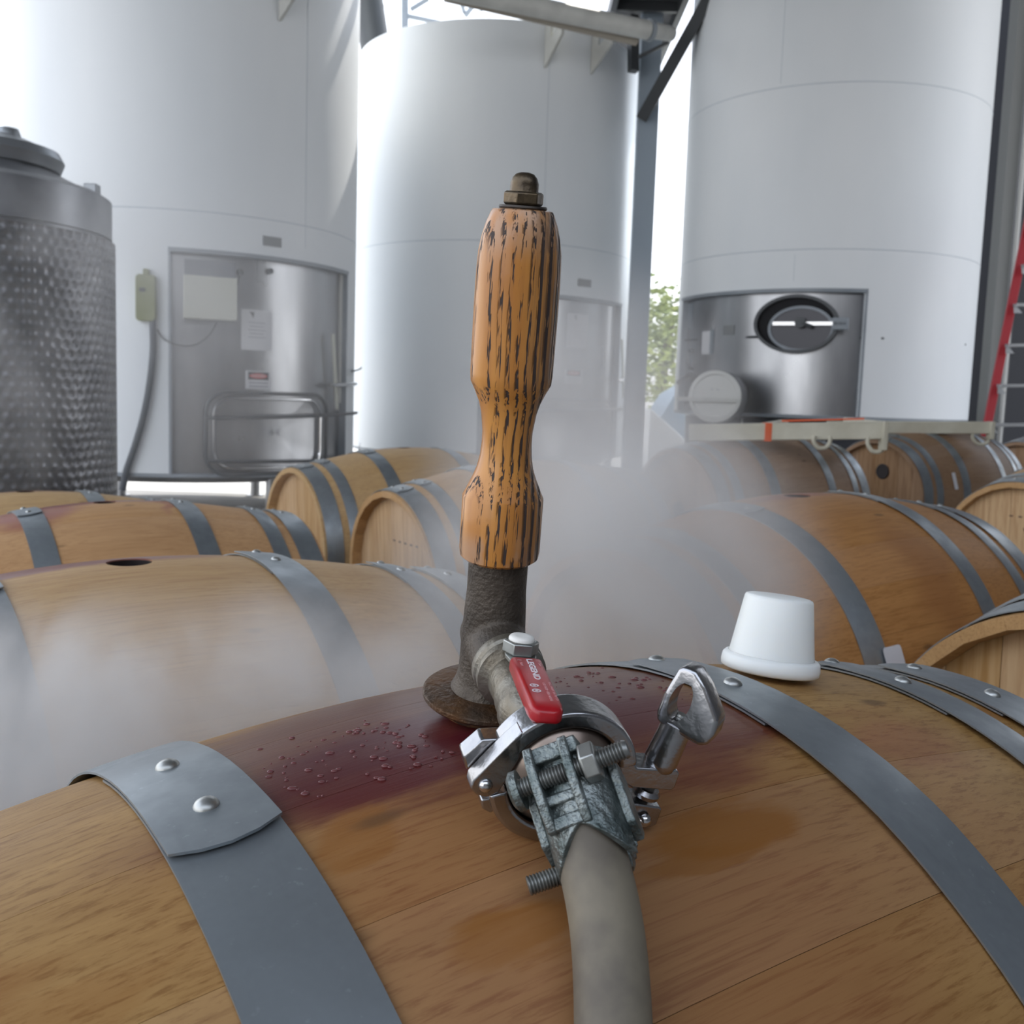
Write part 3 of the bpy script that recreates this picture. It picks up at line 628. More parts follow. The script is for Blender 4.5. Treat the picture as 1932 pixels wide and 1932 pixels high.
# thermostat on the left tank
pT=hit(TL,278,562)[2]; th=thing('thermostat','olive green thermostat box hung on the left white tank','thermostat',pT)
Mx=tframe(TL,278,563); bm=bmesh.new(); prism(bm,rpoly(.15,.36,.03),0,.07,Mx); obj('housing',bm,M['olive'],th,bevel=.006)
bm=bmesh.new(); prism(bm,rpoly(.045,.03,.006),.07,.078,Mx@Matrix.Translation((-.02,.06,0))); obj('dial',bm,M['ink'],th)
bm=bmesh.new(); prism(bm,rpoly(.04,.05,.008),.0,.05,Mx@Matrix.Translation((0,.20,0))); obj('hanging_lug',bm,M['olive'],th)
P=[hit(TL,x,y,TL.R+.035)[2] for x,y in ((288,602),(289,660),(283,720),(272,780),(255,840),(238,890))]+[hit(TL,231,925,TL.R+.04)[2]]
bm=bmesh.new(); tube(bm,smoothpath(P,6),[.028]*3+[.028+0*i for i in range(6*6+1-3)],10); setp(obj('conduit',bm,M['conduit'],None),'dark flexible conduit hanging from the thermostat down the left tank','conduit')
# middle tank
loop_on(TM,930,752,1140,880,.16,.018,.10,M['greysteel'],'manway_frame',fill=M['stainless'])
railbar(TM,925,775,1190,768,.14,.016,M['greysteel'],'manway_bar'); railbar(TM,1163,640,1166,750,.06,.018,M['beige'],'level_tube'); railbar(TM,1155,717,1192,715,.07,.02,M['stainless2'],'sample_valve')
patch(TM,'door_seal_strip',M['whitepipe'],1160,575,1186,690,r=ri(TM),off=.002,th=.02,n=2)
# right tank: opening sheets, oval manway, round port
for x0,y0,x1,y1,mm in ((1295,572,1308,622,'greysteel'),(1340,622,1347,668,'greysteel'),(1365,614,1386,632,'label')):
    patch(TR,'label_plate',M[mm],x0,y0,x1,y1,r=ri(TR),off=.001,th=.006,n=2)
patch(TR,'paper_sheet',M['paper'],1325,625,1341,668,r=ri(TR),off=.001,th=.004,n=2)
patch(TR,'drain_plate',M['label'],1482,782,1512,790,r=ri(TR),off=.001,th=.01,n=2)
Mx=tframe(TR,1503,612,ri(TR))
def oval(a,b,n=48,cx=0,cy=0): return [(cx+a*math.cos(2*math.pi*k/n),cy+b*math.sin(2*math.pi*k/n)) for k in range(n)]
def ovring(bm,a,b,t,z0,z1,M2,n=48):
    A=[bm.verts.new(M2@Vector((x,y,z0))) for x,y in oval(a,b,n)];B=[bm.verts.new(M2@Vector((x,y,z1))) for x,y in oval(a,b,n)]
    C=[bm.verts.new(M2@Vector((x,y,z1))) for x,y in oval(a-t,b-t,n)];D=[bm.verts.new(M2@Vector((x,y,z0))) for x,y in oval(a-t,b-t,n)]
    for P_,Q in ((A,B),(B,C),(C,D),(D,A)):
        for i in range(n): bm.faces.new((P_[i],P_[(i+1)%n],Q[(i+1)%n],Q[i]))
oa,ob=.385,.27
bm=bmesh.new(); ovring(bm,oa,ob,.03,-.02,.075,Mx); obj('manway_collar',bm,M['darksteel'],TR.t)
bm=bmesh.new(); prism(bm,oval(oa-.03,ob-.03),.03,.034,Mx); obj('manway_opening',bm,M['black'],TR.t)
M3=Mx@Matrix.Translation((.05,-.045,.045))@Matrix.Scale(.78,4)
bm=bmesh.new(); ovring(bm,oa,ob,.035,0,.03,M3); obj('manway_gasket_rim',bm,M['greysteel'],TR.t)
bm=bmesh.new(); prism(bm,oval(oa-.035,ob-.035),0,.012,M3); obj('manway_door',bm,mat('dark stainless door',(.05,.05,.055),.3,.7),TR.t)
bm=bmesh.new(); a_=Mx@Vector((-.20,.0,.09)); b2=Mx@Vector((.46,-.0,.09)); beam(bm,a_,b2,.03,.03); obj('manway_crossbar',bm,M['stainless2'],TR.t)
bm=bmesh.new(); lathe(bm,[(0,0),(.05,0),(.05,.05),(0,.05)],Mx@Matrix.Translation((.05,.01,.07)),16); tube(bm,[Mx@Vector((.05,.01,.1)),Mx@Vector((.16,-.03,.12))],.018,8); obj('manway_knob',bm,M['darksteel'],TR.t)
bm=bmesh.new(); box(bm,.14,.11,.07,Mx,(.40,0,.07)); obj('manway_hinge',bm,M['greysteel'],TR.t,bevel=.006)
# round white lower port
pc=hit(TR,1352,747,ri(TR))[2]; nn=(O-pc); nn.z=0; nn.normalize(); sdv=Vector((-.45,-.9,0)).normalized()
Mp=frame(V(1349,748,9.35),Vector((-.30,-.95,0.0)),(0,0,1))
bm=bmesh.new(); lathe(bm,[(.215,-.62),(.225,-.03),(.235,0),(.235,.03),(.20,.045),(.19,.03),(0,.035)],Mp,48); 
port=obj('lower_port',bm,mat('white port door',(.66,.66,.63),.4),TR.t,smooth=40)
bm=bmesh.new(); lathe(bm,[(.24,-.60),(.242,-.04),(.228,-.04)],Mp,48); obj('port_neck',bm,M['darksteel'],TR.t)
bm=bmesh.new(); x=Mp.to_3x3()@Vector((0,1,0)); 
hx=Vector((0,0,1)).cross(Vector((-.30,-.95,0)).normalized()); cpt=V(1349,748,9.35)+Vector((-.3,-.95,0)).normalized()*.06
beam(bm,cpt-hx*.34+Vector((0,0,-.03)),cpt+hx*.20+Vector((0,0,-.03)),.03,.035); obj('port_bar',bm,M['whitepipe'],TR.t)
text('port_stencil','- -',.09,Matrix.Translation(cpt+Vector((0,0,.07))-Vector((-.3,-.95,0)).normalized()*.02)@Matrix((hx,Vector((0,0,1)),Vector((-.3,-.95,0)).normalized())).transposed().to_4x4(),M['greyink'],TR.t,.001)
for x_,y_ in ((1307,662),(1307,695)):
    bm=bmesh.new(); lathe(bm,[(0,0),(.02,0),(.02,.04),(0,.04)],tframe(TR,x_,y_,ri(TR)),10); obj('bolt',bm,M['darksteel'],TR.t)
railbar(TR,1284,646,1302,642,.05,.012,M['darksteel'],'door_clamp'); railbar(TR,1290,722,1314,706,.06,.022,M['darksteel'],'door_clamp')
# ------------------------------------------------------------------ dimple-jacket tank at the left edge
DTc=V(-62,640,5.0); DTc.z=0; DR=.66
dt=thing('dimpled_tank','dark dimple-jacketed stainless tank at the left edge with a domed lid','tank',DTc)
zt_=hitz=V(190,380,5.0).z
bm=bmesh.new(); zr=2.06
lathe(bm,[(0,.25),(DR-.02,.3),(DR-.02,zr-.20),(DR,zr-.20),(DR,zr-.02),(DR-.03,zr),(DR-.1,zr+.02),(0,zr+.28)],Matrix.Translation(DTc),96)
obj('shell',bm,mat('tank hazy stainless',(.30,.31,.33),.38,.85,col2=(.20,.21,.23),vscale=5,bump=.2,bscale=12),dt)
# jacket with dimples (one mesh: more than three hundred pressed dimples)
bm=bmesh.new(); na=420; zlo,zhi=.5,zr-.22; nz=int((zhi-zlo)/.0105); rows=[]
for k in range(nz+1):
    z=zlo+(zhi-zlo)*k/nz; row=[]
    for i in range(na):
        a=2*math.pi*i/na; u=a*DR/.052; v=z/.045; 
        uu=u+(.5 if int(math.floor(v))%2 else 0); fu=(uu%1)-.5; fv=(v%1)-.5
        d=math.hypot(fu,fv*.9); h=-.009*max(0,1-d/.36)**1.0+.0025*(1 if d>.4 else 0); 
        row.append(bm.verts.new(DTc+Vector((math.cos(a)*(DR+.012+h),math.sin(a)*(DR+.012+h),z))))
    rows.append(row)
for A,B in zip(rows,rows[1:]):
    for i in range(na): bm.faces.new((A[i],A[(i+1)%na],B[(i+1)%na],B[i]))
obj('dimple_jacket',bm,mat('dimpled stainless',(.20,.20,.21),.34,.85,col2=(.10,.10,.11),vscale=6),dt,smooth=180,kind='stuff')
for k in range(4):
    a=R_(40+90*k); bm=bmesh.new(); p=DTc+Vector((math.cos(a),math.sin(a),0))*(DR-.1); lathe(bm,[(0,0),(.04,0),(.04,.32),(0,.32)],Matrix.Translation((p.x,p.y,0)),14); obj('leg',bm,M['stainless'],dt)
pl=V(15,318,4.9); bm=bmesh.new(); Ml=Matrix.Translation((pl.x-.12,pl.y,zr+.03)); lathe(bm,[(0,.22),(.20,.20),(.30,.16),(.34,.15),(.36,.11),(.34,.06),(.30,.05),(.30,0),(0,0)],Ml,64); lidm=mat('lid steel',(.34,.36,.38),.4,.7); obj('lid',bm,lidm,dt)
q=V(14,268,4.85); bm=bmesh.new(); lathe(bm,[(0,-.12),(.03,-.12),(.025,-.03),(.055,-.025),(.06,.03),(.05,.06),(0,.065)],Matrix.Translation(q),24); obj('pressure_valve',bm,lidm,dt)
q=V(174,362,4.9); bm=bmesh.new(); box(bm,.06,.06,.07,Matrix.Translation(q)); obj('lifting_lug',bm,lidm,dt,bevel=.005)
# ------------------------------------------------------------------ canopy: column, braces, trusses, pipe
bm=bmesh.new(); pb=V(1211,450,11.2); box(bm,.22,.17,5.6,Matrix.Translation((pb.x,pb.y,2.8))); box(bm,.26,.26,.02,Matrix.Translation((pb.x,pb.y,.01)))
setp(obj('column',bm,M['bluegrey'],None,bevel=.008),'blue grey square steel column beside the middle tank','column',kind='structure')
bm=bmesh.new(); beam(bm,V(1212,222,10.95),V(1352,-30,10.1),.12,.17,(0,1,0)); setp(obj('brace',bm,M['darksteel'],None),'dark diagonal steel brace rising from the column to the canopy','brace',kind='structure')
bm=bmesh.new(); beam(bm,V(1194,30,10.75),V(1195,135,10.75),.09,.09); beam(bm,V(1196,112,10.75),V(1262,80,10.6),.03,.03); setp(obj('bracket',bm,M['darksteel'],None),'short dark bracket hanging at the top of the column','bracket')
wp=thing('insulated_pipe','white insulated pipe slanting above the middle tank to the column','pipe',V(1060,30,10.3))
bm=bmesh.new(); tube(bm,[V(840,-22,9.0),V(1222,57,9.9)],.088,24); obj('pipe_jacket',bm,M['whitepipe'],wp)
bm=bmesh.new(); tube(bm,[V(1222,57,9.9),V(1228,58,9.92)],.102,24); obj('pipe_band',bm,M['greysteel'],wp)
bm=bmesh.new(); tube(bm,smoothpath([V(1226,57,9.9),V(1248,60,10.0),V(1266,64,10.1)],4),[.085]*2+[.075]*5+[.07]*2,20); obj('pipe_elbow',bm,M['whitepipe'],wp)
bm=bmesh.new(); tube(bm,[V(840,-6,9.1),V(1200,78,10.0)],.042,12); obj('return_pipe',bm,mat('tan pipe',(.38,.34,.28),.6),wp)
# canopy roof with purlins
rf=thing('canopy','corrugated dark canopy roof on open trusses over the tanks','canopy',(1.5,9,5.9)); rf['kind']='structure'
# roof deck spans over the barrels; open behind the tanks
def deck(name,x0,x1,y0,y1,z):
    bm=bmesh.new(); n=int((x1-x0)/.15); pr=[]
    for i in range(n+1): pr.append((x0+(x1-x0)*i/n,z+(.03 if i%2 else 0)))
    A=[bm.verts.new((x,y0,zz)) for x,zz in pr];B=[bm.verts.new((x,y1,zz)) for x,zz in pr];C=[bm.verts.new((x,y0,zz+.02)) for x,zz in pr];D=[bm.verts.new((x,y1,zz+.02)) for x,zz in pr]
    for i in range(n): bm.faces.new((A[i],A[i+1],B[i+1],B[i])); bm.faces.new((C[i],D[i],D[i+1],C[i+1]))
    bm.faces.new([A[0],A[-1],C[-1],C[0]]) if False else None
    return obj(name,bm,M['roof'],rf,smooth=0)
deck('roof_deck',-7.5,8.5,2.6,11.6,7.6)
for y in (4.0,7.6,11.2):
    for a,b in (((-7.5,y,7.5),(8.5,y,7.5)),((-7.5,y,6.7),(8.5,y,6.7))):
        bm=bmesh.new(); beam(bm,a,b,.10,.12); obj('truss_chord',bm,M['greysteel'],rf)
    for k in range(14):
        x=-7.0+k*1.1; bm=bmesh.new(); beam(bm,(x,y,6.7),(x+(.55 if 1 else 0),y,7.5),.05,.05); obj('truss_web',bm,M['greysteel'],rf)
        bm=bmesh.new(); beam(bm,(x+.55,y,7.5),(x+1.1,y,6.7),.05,.05); obj('truss_web',bm,M['greysteel'],rf)
bm=bmesh.new(); box(bm,13.0,9.6,.12,Matrix.Translation((2.3,2.6,6.1))); obj('shade_roof',bm,M['roof'],rf,smooth=0)  # unseen roof slab, added to keep skylight off the foreground barrels
setp(gbox('shade_wall_behind',(-3,-7.4,0),(9,-7.1,5.5),M['shadewall']),kind='structure'); setp(gbox('shade_wall_side',(5.6,-7.1,0),(5.9,6.5,5.5),M['shadewall']),kind='structure')  # unseen walls added to cut the light on the foreground
# low canopy edge seen just above the pipe and the dark catwalk to the left of the middle tank
lw=thing('catwalk','dark steel catwalk and rails seen above the middle tank','catwalk',V(1080,0,12.0))
bm=bmesh.new(); prism(bm,[(0,0),(1,0),(1,1),(0,1)],0,.1,Matrix.Translation(V(880,-30,13))@Matrix.Scale(.001,4)); bm.clear()
box(bm,.75,5.2,.06,Matrix.Translation((1.22,10.4,5.30))); obj('deck',bm,M['darkroof'],lw,smooth=0)
for i in range(7):
    bm=bmesh.new(); box(bm,.75,.06,.10,Matrix.Translation((1.22,8.1+.78*i,5.22))); obj('joist',bm,M['darksteel'],lw)
for x_ in (.87,1.57):
    bm=bmesh.new(); box(bm,.06,5.2,.14,Matrix.Translation((x_,10.4,5.22))); obj('edge_beam',bm,M['darksteel'],lw)
for a,b,r in ((V(764,-10,13.5),V(764,56,13.5),.045),(V(770,-5,13.5),V(830,-30,13.5),.03),(V(775,18,13.5),V(808,-2,13.5),.03),(V(768,30,13.5),V(835,44,13.5),.03),(V(905,-5,13.5),V(878,30,13.5),.03),(V(985,-5,13.5),V(905,18,13.5),.03),(V(868,-4,13.5),V(876,24,13.5),.025)):
    bm=bmesh.new(); tube(bm,[a,b],r,8); obj('rail',bm,M['greysteel'],lw)
bm=bmesh.new(); tube(bm,[V(690,-30,12),V(708,90,12)],.17,16); tube(bm,[V(690,15,12),V(722,22,12)],.08,10); tube(bm,[V(668,50,12),V(706,30,12)],.05,8); setp(obj('vent_stack',bm,M['darksteel'],None),'dark vent pipe between the left and middle tanks near the top','vent pipe')
# ------------------------------------------------------------------ building at the right
bm=bmesh.new(); a=V(1888,500,11.0); box(bm,3.0,.3,8.2,Matrix.Translation((a.x+1.5,11.0,4.1))); 
wallr=setp(obj('wall_right',bm,M['darkwall']),kind='structure')
for k in range(5):
    bm=bmesh.new(); box(bm,.03,.03,8.2,Matrix.Translation((a.x+.35+.5*k,10.83,4.1))); obj('cladding_rib',bm,mat('rib',(.02,.02,.024),.5) if k==0 else bpy.data.materials['rib'],wallr)
bm=bmesh.new(); p=V(1862,500,10.75); box(bm,.12,.2,8.2,Matrix.Translation((p.x,10.7,4.1))); setp(obj('column',bm,mat('grey column',(.20,.205,.20),.5)),'grey steel column at the edge of the dark building','column',kind='structure')
bm=bmesh.new(); p=V(1881,500,10.7); tube(bm,[(p.x,10.55,.1),(p.x,10.55,7.5)],.022,12); setp(obj('downpipe',bm,mat('light conduit',(.5,.5,.48),.4)),'thin light grey pipe running up beside the dark building','pipe')
bm=bmesh.new(); p=V(1912,5,10.5); tube(bm,[V(1912,8,10.5),V(1940,0,10.5)],.03,8); setp(obj('yellow_bar',bm,M['yellow']),'small yellow bar at the top right corner','bar')
bm=bmesh.new(); p=V(1825,500,13.2); box(bm,2.4,.3,9.5,Matrix.Translation((p.x+1.2,13.25,4.75))); setp(obj('wall_back',bm,M['darkwall']),kind='structure')
# ladder
ld=thing('step_ladder','red fibreglass step ladder with grey rungs leaning at the right edge','ladder',V(1870,800,8.6))
def lad(px0,py0,px1,py1,d0,d1,w_=.07):
    bm=bmesh.new(); beam(bm,V(px0,py0,d0),V(px1,py1,d1),.03,w_,(1,0,0)); obj('rail',bm,M['redladder'],ld,bevel=.004)
lad(1855,840,1950,370,8.6,8.8); lad(2080,840,2030,370,8.6,8.8)
for y in (430,502,576,652,728,802):
    f=(840-y)/470; x0=1855+95*f; bm=bmesh.new(); beam(bm,V(x0+6,y,8.55+.2*f),V(2075-45*f,y-2,8.55+.2*f),.09,.028); obj('rung',bm,M['alu'],ld,bevel=.003)
    bm=bmesh.new(); c=V(x0+9,y+8,8.53+.2*f); prism(bm,[(-.02,-.05),(.05,.03),(-.02,.03)],-.004,.004,frame(c,FW,RT)); obj('rung_bracket',bm,M['alu'],ld)
# ------------------------------------------------------------------ cream rack lying on the far barrels
rk=thing('empty_rack','cream steel barrel rack lying on top of the far barrels with orange tape','rack',V(1500,815,4.3))
def bar(p,q_,w_,h_,name='beam',mt='cream'):
    bm=bmesh.new(); beam(bm,p,q_,w_,h_); return obj(name,bm,M[mt],rk,bevel=.004)
Z1=4.35
bar(V(1300,816,Z1+.12),V(1672,812,Z1-.05),.05,.072)
bar(V(1560,806,5.35),V(1871,807,5.25),.05,.062)
bar(V(1664,806,Z1),V(1600,797,5.3),.05,.05); bar(V(1420,812,Z1+.06),V(1480,800,5.35),.04,.045)
def loopb(px0,px1,py,d,dep=.075,mt='cream'):
    a=V(px0,py,d);b=V(px1,py,d); P=[a,a+Vector((0,0,-dep*.5)),a.lerp(b,.3)+Vector((0,0,-dep)),a.lerp(b,.75)+Vector((0,0,-dep)),b+Vector((0,0,-dep*.6)),b]
    bm=bmesh.new(); tube(bm,smoothpath(P,4),.009,8); obj('cradle_loop',bm,M['cream'],rk)
loopb(1536,1566,822,Z1-.02,.05); loopb(1638,1672,824,Z1-.05,.06); loopb(1836,1868,815,5.25,.06)
for p_,dd in (((1650,812),Z1-.06),((1858,810),5.24)):
    pass
bm=bmesh.new(); c0=V(1667,822,Z1-.055); box(bm,.022,.055,.12,Matrix.Translation(c0)); obj('end_plate',bm,M['cream'],rk,bevel=.003)
bm=bmesh.new(); c0=V(1869,812,5.24); box(bm,.022,.055,.09,Matrix.Translation(c0)); obj('end_plate',bm,M['cream'],rk,bevel=.003)
bm=bmesh.new(); c0=V(1447,815,Z1+.05); box(bm,.028,.056,.078,Matrix.Translation(c0)); obj('tape_band',bm,M['orange'],rk)
bm=bmesh.new(); beam(bm,V(1475,794,Z1+.035),V(1630,790,Z1-.03),.02,.007); obj('tape_strip',bm,M['orange'],rk)
for x_ in (1330,1352,1372,1392):
    pass
# ------------------------------------------------------------------ outside: tree, blue tarpaulin, white tubs
tr=thing('tree','sunlit green tree seen in the gap between the middle and right tanks','tree',V(1250,700,30)*1.0); tr.location.z=0
base=Vector(tr.location); bm=bmesh.new(); tube(bm,[base,base+Vector((0,0,2.2)),base+Vector((.2,0,3.4))],[.22,.16,.08],10); obj('trunk',bm,M['bark'],tr)
bm=bmesh.new(); rnd=random.Random(3)
for k in range(2600):
    c=base+Vector((rnd.gauss(0,1.0),rnd.gauss(0,1.0),3.0+rnd.gauss(0,.8))); 
    if c.z<.6 or c.z>4.6: continue
    nrm=Vector((rnd.gauss(0,1),rnd.gauss(0,1),rnd.gauss(0,1))).normalized(); f=frame(c,nrm); s=rnd.uniform(.07,.15)
    vs=[bm.verts.new(f@Vector(p)) for p in ((-s,0,0),(0,-s*.5,0),(s,0,0),(0,s*.5,0))]; bm.faces.new(vs)
obj('foliage',bm,M['leaf'],tr,smooth=0,kind='stuff',normals=False)
bs=thing('shrub','bright yellow green shrub at the foot of the tree outside','shrub',Vector((base.x+.6,base.y-5,0))); b0=Vector(bs.location); bm=bmesh.new()
for k in range(1500):
    c=b0+Vector((rnd.gauss(0,1.3),rnd.gauss(0,.6),1.35+rnd.gauss(0,.5)))
    if c.z<.02: continue
    nrm=Vector((rnd.gauss(0,1),rnd.gauss(0,1),rnd.gauss(0,1))).normalized(); f=frame(c,nrm); s=rnd.uniform(.06,.12)
    vs=[bm.verts.new(f@Vector(p)) for p in ((-s,0,0),(0,-s*.5,0),(s,0,0),(0,s*.5,0))]; bm.faces.new(vs)
obj('foliage',bm,mat('shrub leaf',(.30,.36,.06),.7,col2=(.42,.45,.14),vscale=4),bs,smooth=0,kind='stuff',normals=False)
bm=bmesh.new(); ct=V(1290,760,15); Mt=frame((ct.x,ct.y,0),(0,-1,0),(1,0,0))
prism(bm,[(-.55,.0),(-.55,.75),(-.25,1.28),(.1,1.5),(.6,1.5),(.6,0)],-.8,.8,Matrix.Translation((ct.x,ct.y,0))@Matrix.Rotation(R_(90),4,'X'))
setp(obj('covered_bin',bm,M['truckblue']),'blue grey covered bin outside between the middle and right tanks','bin')
bm=bmesh.new(); ct=V(1262,780,13.2); prism(bm,[(-.28,0),(-.28,1.08),(.12,.75),(.25,.62),(.25,0)],-.3,.3,Matrix.Translation((ct.x,ct.y,0))@Matrix.Rotation(R_(90),4,'X'))
setp(obj('tub',bm,M['whiteplastic'],bevel=.02),'white plastic tub outside in front of the blue grey bin','tub')
# ------------------------------------------------------------------ steam wand
A0=V(924,1297,.583)-O; 
def camv(x,y,z): return RT*x+UP*y+FW*z
tdir=camv(.0689,.955,-.28).normalized(); base=V(924,1297,.583)
wx=(FW*-1+tdir*FW.dot(tdir)).normalized()   # toward camera
Mt=Matrix((tdir.cross(wx)*-1,wx*-1,tdir)).transposed()
if Mt.determinant()<0: Mt=Matrix((tdir.cross(wx),wx*-1,tdir)).transposed()
sw=thing('steam_wand','steam wand with turned wooden handle, brown pipe and rusty flange in the bung hole','steam tool',base,Mt)
MW=sw.matrix_basis.copy()
def lobj(name,prof,mt,n=64,sm=40,**k):
    bm=bmesh.new(); lathe(bm,prof,MW,n); return obj(name,bm,mt,sw,smooth=sm,**k)
hp=[(0,.0775),(.0190,.0775),(.0212,.0792),(.0218,.083),(.0217,.1122),(.0205,.1145),(.0172,.122),(.0150,.128),(.01365,.1347),(.01315,.1415),(.0132,.1476),(.0145,.1575),(.0160,.163),(.0184,.1685),(.0209,.1735),(.0213,.178),(.0214,.19),(.0215,.207),(.0214,.225),(.0209,.2385),(.0196,.246),(.0178,.2525),(.0158,.2575),(.0149,.2590),(.0125,.2595),(0,.2595)]
lobj('handle',hp,M['handle'],72,28)
lobj('washer',[(0,.2595),(.0116,.2595),(.0120,.2602),(.0116,.2612),(0,.2612)],M['darkbrass'])
bm=bmesh.new(); hexnut(bm,MW@Matrix.Translation((0,0,.2612))@Matrix.Rotation(R_(12),4,'Z'),.0101,.0066,.14); obj('hex_nut',bm,M['brassold'],sw,smooth=20,bevel=.0005)
lobj('acorn_cap',[(.0076,.2672),(.0070,.2682),(.0070,.2715),(.0061,.2742),(.0045,.2760),(.0022,.2768),(0,.2768)],M['brassold'],32,60)
# cast tee body: pipe, fillet and side branch fused by remeshing
clampC=V(1055,1450,.466); br0=base+tdir*.030; wdir=(clampC-br0).normalized()
bm=bmesh.new(); lathe(bm,[(0,-.002),(.0235,-.002),(.0215,.002),(.0195,.006),(.0183,.012),(.0178,.03),(.0170,.048),(.0163,.058),(.0163,.079),(0,.079)],MW,48)
bb=bmesh.new(); Mb=frame(br0-wdir*.006,wdir)
lathe(bb,[(0,-.010),(.0165,-.006),(.0178,.006),(.0170,.018),(.0175,.030),(.0185,.034),(.0185,.036),(0,.036)],Mb,48)
me=bpy.data.meshes.new('t'); bb.to_mesh(me); bb.free(); bm.from_mesh(me)
ob_=obj('pipe_body',bm,M['castiron'],sw,smooth=None)
md=ob_.modifiers.new('r','REMESH'); md.mode='VOXEL'; md.voxel_size=.0011; md2=ob_.modifiers.new('s','SMOOTH'); md2.iterations=9; md2.factor=.6
dg=bpy.context.evaluated_depsgraph_get(); nm=bpy.data.meshes.new_from_object(ob_.evaluated_get(dg)); ob_.modifiers.clear(); nm.shade_smooth(); nm.name='pipe_body'; nm.materials.clear(); nm.materials.append(M['castiron']); ob_.data=nm
lobj('flange',[(0,.0015),(.024,.0005),(.030,-.0005),(.0362,-.0012),(.0376,-.0022),(.0376,-.0042),(.0365,-.0055),(.03,-.006),(0,-.006)],M['rustflange'],72)
lobj('stopper_ring',[(0,-.006),(.0325,-.006),(.0320,-.0085),(.0285,-.0115),(.0265,-.013),(0,-.013)],M['rustring'],48)
lobj('stopper',[(0,-.012),(.0245,-.012),(.0235,-.022),(.0,-.022)],mat('black rubber',(.02,.015,.013),.5),40)
lobj('steam_tube',[(0,-.02),(.009,-.02),(.009,-.28),(0,-.28)],M['castiron'],16)
# ball valve
bv=bpy.data.objects.new('ball_valve',None); bv.empty_display_size=.02
bm=bmesh.new()
Mv=frame(br0,wdir)
lathe(bm,[(0,.028),(.0182,.028),(.0192,.0295),(.0192,.034),(.0180,.0355),(.0186,.037),(.0186,.0405),(.0168,.0415),(.0140,.044),(.0140,.056),(.0150,.062),(.0150,.070),(.0165,.073),(.0165,.080),(.0150,.083),(.0135,.090),(.0135,.096),(.0,.096)],Mv,48)
body=obj('ball_valve',bm,M['valve'],sw,smooth=35)
bv=None
nrm=(UP-wdir*UP.dot(wdir)).normalized(); 
side=wdir.cross(nrm).normalized()
if side.dot(RT)<0: side=-side
tp=O+camv(.0038,-.0740,.5285)
ldir=camv(.0098,-.0137,-.076).normalized(); lup=(UP-ldir*UP.dot(ldir)).normalized()
lup=(lup+RT*.10).normalized(); lup=(lup-ldir*lup.dot(ldir)).normalized()
stem0=tp-lup*.0125; bm=bmesh.new(); Ms=frame(stem0,lup); lathe(bm,[(0,0),(.0095,0),(.0095,.004),(.0062,.0055),(.0062,.0128),(0,.0128)],Ms,24); obj('packing_boss',bm,M['valve'],body)
ls=ldir.cross(lup).normalized()
if ls.dot(RT)<0: ls=-ls
bm=bmesh.new(); Ml=Matrix((ls,ldir,ls.cross(ldir))).transposed().to_4x4()
up_=ls.cross(ldir); sgn=1 if up_.dot(lup)>0 else -1
Ml.translation=tp
poly=[(-.0072,-.008),(.0072,-.008),(.0080,.004),(.0066,.012),(.0066,.022),(-.0066,.022),(-.0066,.012),(-.0080,.004)]
prism(bm,poly,0,sgn*.0022,Ml); obj('lever_plate',bm,M['zincnut'],body,bevel=.0005)
bm=bmesh.new(); hexnut(bm,frame(tp+lup*.0022,lup,ls),.0094,.0068,.1); obj('lever_nut',bm,M['zincnut'],body,smooth=20,bevel=.0004)
bm=bmesh.new(); lathe(bm,[(.0066,.0088),(.0067,.0100),(.0058,.0112),(.003,.0113),(0,.0110)],frame(tp,lup),24); obj('paint_cap',bm,M['whitecap'],body,smooth=60)
# red sleeve
ML2=Matrix.Translation(lup*.0004)@Ml
lev=bmesh.new()
L0,L1=.0185,.0895; secs=[(L0,.0074,.0034),(L0+.002,.0080,.0040),(L0+.03,.0080,.0041),(L1-.010,.0077,.0041),(L1-.004,.0071,.0038),(L1-.001,.0056,.0030),(L1,.0030,.0018)]
rows=[]
for (yy,hw,hh) in secs:
    pts=rpoly(hw*2,hh*2,min(hw,hh)*.62,4); rows.append([lev.verts.new(ML2@Vector((x,yy,sgn*(.0016+z)))) for x,z in pts])
for A,B in zip(rows,rows[1:]):
    for i in range(len(A)): lev.faces.new((A[i],A[(i+1)%len(A)],B[(i+1)%len(B)],B[i]))
lev.faces.new(rows[0]); lev.faces.new(rows[-1])
sleeve=obj('lever_sleeve',lev,M['redvinyl'],body,smooth=50)
# print on the sleeve; text runs down the lever, letter tops to the right
tx=ldir; ty=ls; tz=tx.cross(ty)
if tz.dot(lup)<0: ty=-ty; tz=-tz
top=tp+lup*(.0016+.0041+.0004+.00012)
def ltext(s,along,across,size,mt,bold=0,st=1.9):
    Mx=Matrix((ldir,ls,ldir.cross(ls))).transposed()
    pass
    X=ldir; Y=ls
    if X.cross(Y).dot(lup)<0: Y=-Y
    Mx=Matrix((X,Y,X.cross(Y))).transposed().to_4x4(); Mx.translation=top+ldir*along+ls*across
    text('lettering',s,size,Mx@Matrix.Diagonal((st,1,1,1)),mt,body,.00008,bold=bold)
LTX=X_=None
ltext('LEGEND',.0375,.0008,.0042,M['textwhite'],.00012)
ltext('ON',.0300,.0052,.0017,M['textpink']); ltext('OFF',.0310,-.0040,.0017,M['textpink'])
ltext('150 WSP  600 WOG',.0680,.0028,.0017,M['textpink'],.00003,1.6); ltext('FULL PORT VALVE CO',.0670,.0056,.0015,M['textpink'],0,1.6)
